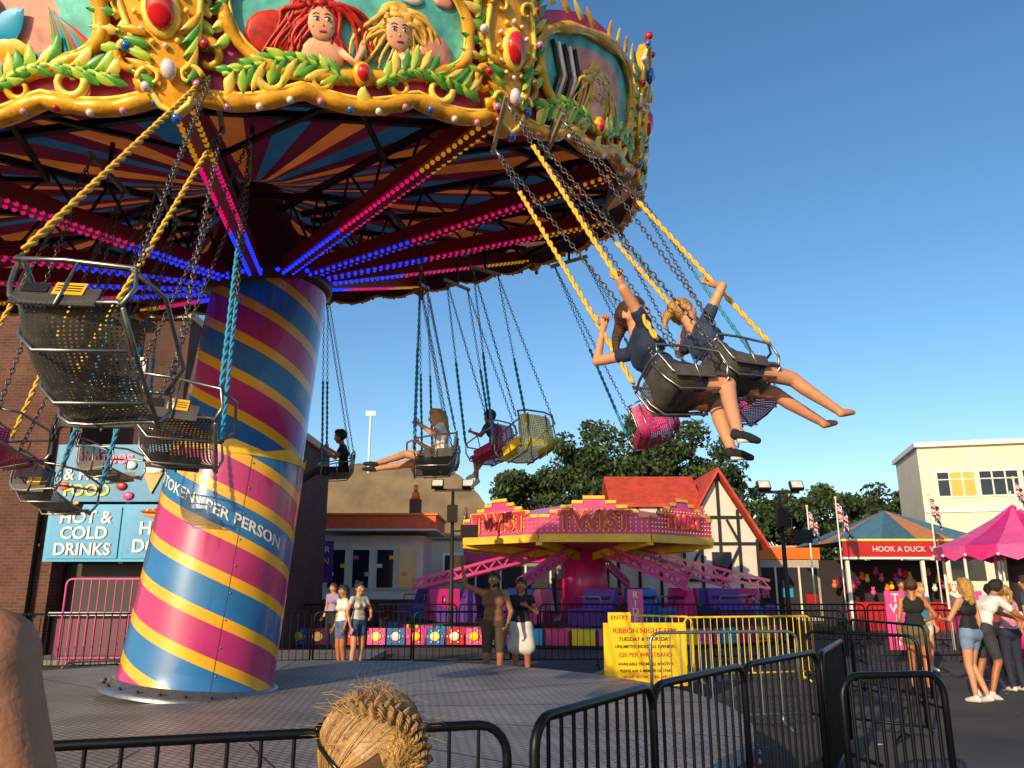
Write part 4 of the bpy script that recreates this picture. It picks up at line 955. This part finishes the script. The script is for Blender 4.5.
# ---------------------------------------------------------------- twist ride
tw=empty('twist_ride'); TX,TY=2.55,28.5
lamp=M('fair_bulb','ffd070',.3,0,0,emit=.35)
fl=M('fascia_flame_yellow','ecbc3a',.45,0,.2,2); fp=M('fascia_pink','d84a80',.45,0,.25,2); tl=M('twist_letter_red','cc3050',.45)
mb=MB('canopy'); NS=8
for k in range(NS):
    a0=2*pi*(k)/NS+rad(22.5)-pi/2-rad(45); a1=a0+2*pi/NS
    p0=V((TX+4.5*math.cos(a0),TY+4.0*math.sin(a0),0)); p1=V((TX+4.5*math.cos(a1),TY+4.0*math.sin(a1),0)); d=(p1-p0); L=d.length; d.normalize(); nrm=V((d.y,-d.x,0))
    n=10
    zt=lambda u:3.72+.16*int(4.99*(1-abs(2*u-1)))*.9
    for j in range(n):
        u0,u1=j/n,(j+1)/n; um=(u0+u1)/2; Z=zt(um)
        q0=p0.lerp(p1,u0);q1=p0.lerp(p1,u1)
        mb.quad(q0+V((0,0,3.0)),q1+V((0,0,3.0)),q1+V((0,0,Z)),q0+V((0,0,Z)),fp)
        pk_=nrm*.05
        mb.quad(q0+pk_+V((0,0,Z-.07)),q1+pk_+V((0,0,Z-.07)),q1+pk_+V((0,0,Z+.03)),q0+pk_+V((0,0,Z+.03)),fl)
        for z in(3.25,3.38,3.51,3.64,3.77,3.9):
            if z<Z-.1:
                for uu in(.25,.75): mb.sph(q0.lerp(q1,uu)+nrm*.04+V((0,0,z)),.022,lamp,5,3)
    mb.quad(p0+nrm*.06+V((0,0,2.9)),p1+nrm*.06+V((0,0,2.9)),p1+nrm*.06+V((0,0,3.14)),p0+nrm*.06+V((0,0,3.14)),fl)
    if k in(0,1,7):
        Tt=Matrix.Translation(p0.lerp(p1,.5)+nrm*.1+V((0,0,3.56)))@Matrix(((d.x,0,nrm.x,0),(d.y,0,nrm.y,0),(0,1,0,0),(0,0,0,1)))
        if k!=1: mb.text('TWIST',.78,tl,Tt,.02,.05); mb.text('TWIST',.78,fl,Tt@Matrix.Translation((0,0,-.03)),.06,.02)
        else: mb.text('TWIST',.62,tl,Tt,.02,.05); mb.text('TWIST',.62,fl,Tt@Matrix.Translation((0,0,-.03)),.05,.02)
    c=V((TX,TY,4.5)); mb.poly([p0+V((0,0,3.7)),p1+V((0,0,3.7)),c],[fp,pink][k%2]); mb.poly([p1+V((0,0,3.02)),p0+V((0,0,3.02)),V((TX,TY,2.7))],fp)
    mb.beam(p0+V((0,0,2.93)),V((TX,TY,2.5)),.2,.25,yellow)
    ar=V((math.cos(a0),math.sin(a0),0))
    e0=V((TX,TY,2.7))+ar*1.0; e1=V((TX,TY,1.5))+ar*6.2
    for o1,o2 in((.0,.0),(.35,.25)): mb.beam(e0+V((0,0,o1)),e1+V((0,0,o2)),.09,.09,pink)
    for j in range(10):
        s=e0.lerp(e1,j/10); t=(e0+V((0,0,.35))).lerp(e1+V((0,0,.25)),(j+.5)/10); mb.beam(s,t,.05,.05,pink); mb.beam(t,e0.lerp(e1,(j+1)/10),.05,.05,pink)
    for q in range(3):
        an=a0+.35*q; cpos=V((TX+(5.3+.5*(q%2))*math.cos(an),TY+(5.0+.4*(q%2))*math.sin(an),.55)); cm=[magenta,M('purple_paint','5a2c86',.5),blue][q]
        Tc=Matrix.Translation(cpos)@Matrix.Rotation(an+pi/2+q,4,'Z')
        pr_=[(-.55,0,0),(-.62,0,.35),(-.45,0,.45),(-.1,0,.35),(.15,0,.42),(.35,0,.95),(.5,0,.95),(.6,0,.3),(.55,0,0)]
        mb.add([(x,-.5,z) for x,_,z in pr_]+[(x,.5,z) for x,_,z in pr_],[tuple(range(9)),tuple(range(17,8,-1))]+[(i,i+9,(i+1)%9+9,(i+1)%9) for i in range(9)],cm,False,Tc)
        mb.box((.28,0,.5),(.08,.8,.5),shopdark,T=Tc); mb.tube([Tc@V((-.35,-.45,.5)),Tc@V((-.35,-.4,.75)),Tc@V((-.35,.4,.75)),Tc@V((-.35,.45,.5))],.025,chrome,6)
mb.cyl((TX,TY,.4),.9,.7,2.6,magenta,24)
mb.obj(tw)
mb=MB('platform'); mb.cyl((TX,TY,.02),7.0,7.0,.42,M('platform_dark','4a4448',.7),48)
for k in range(64):
    a=2*pi*k/64; 
    Tc=Matrix.Translation((TX+7.03*math.cos(a),TY+7.03*math.sin(a),.3))@Matrix.Rotation(a,4,'Z'); mb.box((0,0,0),(.06,.6,.4),[pink,cyan,magenta,yellow][k%4],T=Tc)
mb.obj(tw)
mb=MB('rounding_panels')
for k in range(22):
    x=-6.2+.52*k; mb.box((x,22.0,.3),(.48,.08,.42),[pink,blue,magenta,blue,red][k%5])
    mb.sph((x,21.93,.3),(.14,.03,.12),[white,yellow,lamp][k%3],10,5)
    for q in range(6): mb.sph((x+.19*math.cos(q*pi/3),21.94,.3+.16*math.sin(q*pi/3)),(.025,.015,.025),[yellow,white][q%2],6,4)
mb.obj(tw)
for x,y,z,s in((-.4,22.5,.9,'TWIST'),(8.2,17.55,.9,'TWIST'),(9.9,17.6,.9,'RIDE'),(3.4,22.6,.9,'RIDE')):
    mb=MB('pink_banner'); mb.box((x,y,z),(.42,.04,1.2),pink)
    for i,ch in enumerate(s): mb.text(ch,.26,white,XZ(x,y-.03,z+.45-.22*i),.01)
    mb.obj()
# ---------------------------------------------------------------- lamp posts
def floodpost(x,y,h):
    mb=MB('floodlight_post'); mb.tube([(x,y,0),(x,y,.8),(x,y,h)],[.09,.07,.045],dark,10); mb.box((x,y,h),(1.1,.08,.08),dark)
    for e in(-.45,.45):
        T=Matrix.Translation((x+e,y-.1,h+.16))@Matrix.Rotation(-.5,4,'X'); mb.box((0,0,0),(.36,.12,.26),dark,T=T); mb.box((0,-.07,0),(.30,.02,.20),M('flood_glass','c8c8b8',.2),T=T)
    mb.box((x,y-.08,h-.7),(.3,.25,.5),black); mb.box((x+.5,y,h-1.2),(.5,.3,.35),black); mb.beam((x,y,h-1.2),(x+.5,y,h-1.2),.05,.05,black)
    mb.obj()
floodpost(-1.75,23.5,4.35); floodpost(7.35,21.8,4.1)
# ---------------------------------------------------------------- right side buildings
cb=empty('cream_building')
cr=M('cream_wall','d8cfb8',.8,0,.08,.6)
TB=Matrix.Translation((20.7,40,0))@Matrix.Rotation(rad(-16),4,'Z')
mb=MB('walls'); mb.T=TB; mb.box((8,3,4.2),(16,6,8.4),cr); mb.box((8.0,3,8.52),(16.3,6.5,.24),white); mb.box((8,-.04,5.2),(16,.08,.2),white); mb.obj(cb)
mb=MB('windows'); mb.T=TB
for k in range(8):
    x=1.6+1.9*k
    mb.box((x,-.02,6.5),(1.84,.06,1.35),white)
    for q in(-1,0,1): mb.box((x+.58*q,-.07,6.5),(.5,.04,1.15),glass if (k,q) not in((0,0),(0,1),(4,0)) else M('poster_yellow','c8a94a',.6))
    mb.box((x,-.09,6.72),(1.7,.03,.05),white)
    mb.box((x,-.02,2.6),(1.5,.06,1.6),glass)
mb.obj(cb)
st=empty('game_stall')
mb=MB('roof'); ap=V((15.4,33,4.6))
base_=[V((12.4,30.2,3.2)),V((18.2,30.2,3.2)),V((18.2,35.5,3.2)),V((12.4,35.5,3.2))]
for k in range(4):
    a,b=base_[k],base_[(k+1)%4]
    for j in range(4): mb.poly([a.lerp(b,j/4),a.lerp(b,(j+1)/4),ap],[M('tent_blue','4a7488',.7),M('tent_blue2','3f6478',.7),M('tent_orange','b8784a',.7)][(j+k)%3])
mb.obj(st)
mb=MB('fascia'); mb.box((15.3,30.1,2.9),(5.9,.1,.62),red); mb.box((15.3,30.06,3.24),(6.0,.12,.08),goldl); mb.box((15.3,30.06,2.58),(6.0,.12,.08),white)
mb.text('HOOK A DUCK  WIN A PRIZE',.28,white,XZ(15.3,30.03,2.9),.0)
for x in(12.5,15.3,18.1): mb.box((x,30.2,1.3),(.12,.12,2.6),white)
mb.box((15.3,30.6,.5),(5.3,.8,1.0),red); mb.box((15.3,33.5,1.3),(5.2,.1,2.6),shopdark)
for k in range(26): 
    x=12.9+.19*k; z=1.3+.8*R.random(); c=R.choice([pink,yellow,white,orange,red,magenta]); mb.sph((x,32.6,z),(.11,.1,.12),c,8,6); mb.sph((x,32.58,z+.14),.07,c,8,6)
    for e in(-1,1): mb.sph((x+e*.05,32.58,z+.2),.025,c,6,4)
mb.obj(st)
def tent(name,x,y,r,ze,za,c1,c2,n=16):
    e=empty(name); mb=MB('roof')
    for k in range(n):
        a0,a1=2*pi*k/n,2*pi*(k+1)/n; c=c1 if k%2 else c2
        P=lambda a,q,z:(x+q*math.cos(a),y+q*math.sin(a),z)
        for (q0,z0),(q1,z1) in zip([(r,ze),(r*.6,ze+(za-ze)*.32),(r*.25,ze+(za-ze)*.68)],[(r*.6,ze+(za-ze)*.32),(r*.25,ze+(za-ze)*.68),(.02,za)]): mb.quad(P(a0,q0,z0),P(a1,q0,z0),P(a1,q1,z1),P(a0,q1,z1),c)
        am_=(a0+a1)/2
        mb.poly([P(a0,r+.01,ze),P(a1,r+.01,ze),P(a1,r+.01,ze-.22),P(am_,r+.01,ze-.36),P(a0,r+.01,ze-.22)],c)
        mb.sph(P(a0,r+.03,ze-.22),.04,white,6,4)
    mb.tube([(x,y,za-.1),(x,y,za+.35)],.02,white,6); mb.obj(e)
    mb=MB('posts_and_counter')
    for k in range(6): a=2*pi*k/6+.3; mb.tube([(x+r*.93*math.cos(a),y+r*.93*math.sin(a),0),(x+r*.93*math.cos(a),y+r*.93*math.sin(a),ze)],.035,white,8)
    mb.cyl((x,y,0),r*.85,r*.88,.95,c1,24); mb.cyl((x,y,.95),r*.92,r*.92,.05,white,24)
    mb.cyl((x,y,1.0),.35,.3,1.4,shopdark,12)
    for k in range(30): a=R.uniform(0,2*pi); q=r*R.uniform(.4,.8); mb.sph((x+q*math.cos(a),y+q*math.sin(a),1.1+R.random()*.2),.08,R.choice([pink,yellow,white,orange,red]),8,6)
    mb.obj(e)
tent('striped_stall_tent',12.7,20.2,1.9,2.55,3.6,magenta,M('tent_pink','d8508e',.7))
tent('striped_stall_tent',19.6,28.5,2.2,2.8,4.1,red,white)
fb,fr,fw=M('flag_blue','1c2c66',.8),M('flag_red','b01c26',.8),M('flag_white','d8d6d2',.8)
def ujack(u,v):
    x,y=u*2-1,(v*2-1)
    if abs(x)<.1 or abs(y)<.18: return fr
    if abs(x)<.18 or abs(y)<.32: return fw
    if abs(abs(x)-abs(y))<.09: return fr
    if abs(abs(x)-abs(y))<.24: return fw
    return fb
def flag(x,y,h,sz=1.0,dr=1):
    mb=MB('union_flag'); mb.tube([(x,y,0),(x,y,h)],.025,white,6); mb.sph((x,y,h),.05,goldl,8,6)
    n,m=22,14
    P=lambda i,j:(x+dr*(.35*sz*i/n),y+.12*sz*math.sin(i*.7),h-.05-sz*.62*(1-j/m)-.6*sz*(i/n)**1.2-.0)
    for i in range(n):
        for j in range(m): mb.quad(P(i,j),P(i+1,j),P(i+1,j+1),P(i,j+1),ujack((i+.5)/n,(j+.5)/m))
    mb.obj()
flag(11.4,28,4.6,1.2); flag(10.0,27,4.2,1.0); flag(12.7,20.0,4.25,.6); flag(13.6,20.8,3.9,.5); flag(14.7,28,4.7,1.0)
# ---------------------------------------------------------------- trees
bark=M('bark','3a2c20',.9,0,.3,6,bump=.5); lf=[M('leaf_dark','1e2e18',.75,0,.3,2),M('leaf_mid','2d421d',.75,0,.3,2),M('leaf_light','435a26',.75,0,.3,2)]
def foliage(mb,cs,per,ls,rr):
    for c,cr_ in cs:
        mi=rr.random()
        for _ in range(per):
            d=V((rr.gauss(0,1),rr.gauss(0,1),rr.gauss(0,1))).normalized()*cr_*rr.random()**.35; d.z*=.75
            p=c+d; a=V((rr.gauss(0,1),rr.gauss(0,1),rr.gauss(0,1))).normalized(); b=a.orthogonal().normalized(); b=(b*math.cos(1.3)+a.cross(b)*math.sin(rr.uniform(0,3))).normalized()
            s=ls*rr.uniform(.6,1.3); 
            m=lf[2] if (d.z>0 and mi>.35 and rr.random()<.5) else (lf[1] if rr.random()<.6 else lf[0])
            mb.add([p-a*s,p-b*s*.5,p+a*s,p+b*s*.5],[(0,1,2,3)],m)
def tree(x,y,h,cw,seed,ls=.17,per=150,ncl=46):
    rr=random.Random(seed); mb=MB('tree'); base=V((x,y,0)); th_=h*.3
    mb.tube([base,base+V((.1,0,th_*.5)),base+V((.15,.1,th_)),base+V((0,.1,h*.75))],[.34,.26,.22,.06],bark,9)
    cs=[]
    for i in range(ncl):
        a=rr.uniform(0,2*pi); u=rr.uniform(-1,1); q=rr.uniform(.3,1)**.6
        rad_=cw*math.sqrt(1-u*u*.8)*q*(.85+.2*math.sin(a*3+seed)); z=h*.58+u*h*.38*(.88+.15*math.sin(a*2+seed))
        cs.append((V((x+rad_*math.cos(a),y+rad_*math.sin(a),z)),rr.uniform(.6,1.15)*cw*.26))
        if i%4==0: mb.tube([base+V((.1,.1,th_*rr.uniform(.8,1.6))),base.lerp(cs[-1][0],.5)+V((0,0,z*.25)),cs[-1][0]],[.1,.06,.02],bark,5)
    foliage(mb,cs,per,ls,rr); mb.obj()
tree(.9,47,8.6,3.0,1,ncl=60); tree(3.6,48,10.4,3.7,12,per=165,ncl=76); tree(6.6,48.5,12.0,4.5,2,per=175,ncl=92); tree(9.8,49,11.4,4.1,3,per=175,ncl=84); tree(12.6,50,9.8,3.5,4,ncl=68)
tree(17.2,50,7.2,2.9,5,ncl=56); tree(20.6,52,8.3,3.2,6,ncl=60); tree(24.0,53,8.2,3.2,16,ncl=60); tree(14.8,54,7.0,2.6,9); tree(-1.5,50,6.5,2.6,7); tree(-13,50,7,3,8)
mb=MB('hedge_tree_line'); rr=random.Random(11); cs=[]
for i in range(120):
    x=-60+1.15*i+rr.uniform(-.6,.6); cs.append((V((x,62+rr.uniform(-2,2),rr.uniform(.8,3.4))),rr.uniform(1.2,1.9)))
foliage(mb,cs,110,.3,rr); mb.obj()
# ---------------------------------------------------------------- world, sun, camera
el,azx,azy=17.5,-.48,-.87
to=V((azx,azy,0)).normalized()*math.cos(rad(el))+V((0,0,math.sin(rad(el))))
w=bpy.data.worlds.new('World'); scene.world=w; w.use_nodes=True; nt=w.node_tree; bg=nt.nodes['Background']
sky=nt.nodes.new('ShaderNodeTexSky'); sky.sky_type='NISHITA'; sky.sun_disc=False; sky.sun_elevation=rad(el); sky.sun_rotation=math.atan2(azx,azy)%(2*pi)
sky.air_density=1.0; sky.dust_density=.7; sky.ozone_density=2.6
hs_=nt.nodes.new('ShaderNodeHueSaturation'); hs_.inputs['Saturation'].default_value=1.17; hs_.inputs['Hue'].default_value=.499; hs_.inputs['Value'].default_value=1.3
nt.links.new(sky.outputs[0],hs_.inputs['Color']); nt.links.new(hs_.outputs[0],bg.inputs[0]); bg.inputs[1].default_value=.135
sl_=bpy.data.lights.new('sun','SUN'); sl_.energy=5.0; sl_.angle=rad(.5); sl_.color=(1,.78,.50)
so=bpy.data.objects.new('sun',sl_); COL.objects.link(so); so.rotation_mode='QUATERNION'; so.rotation_quaternion=to.to_track_quat('Z','Y'); so.location=to*50
cam=bpy.data.cameras.new('camera'); cam.sensor_width=36; cam.lens=790/1024*36; cam.clip_end=2000; cam.clip_start=.05
co_=bpy.data.objects.new('camera',cam); COL.objects.link(co_); co_.location=(0,0,1.65); co_.rotation_euler=(rad(90+14.2),0,0); scene.camera=co_
scene.view_settings.view_transform='Standard'; scene.view_settings.look='None'; scene.view_settings.exposure=0
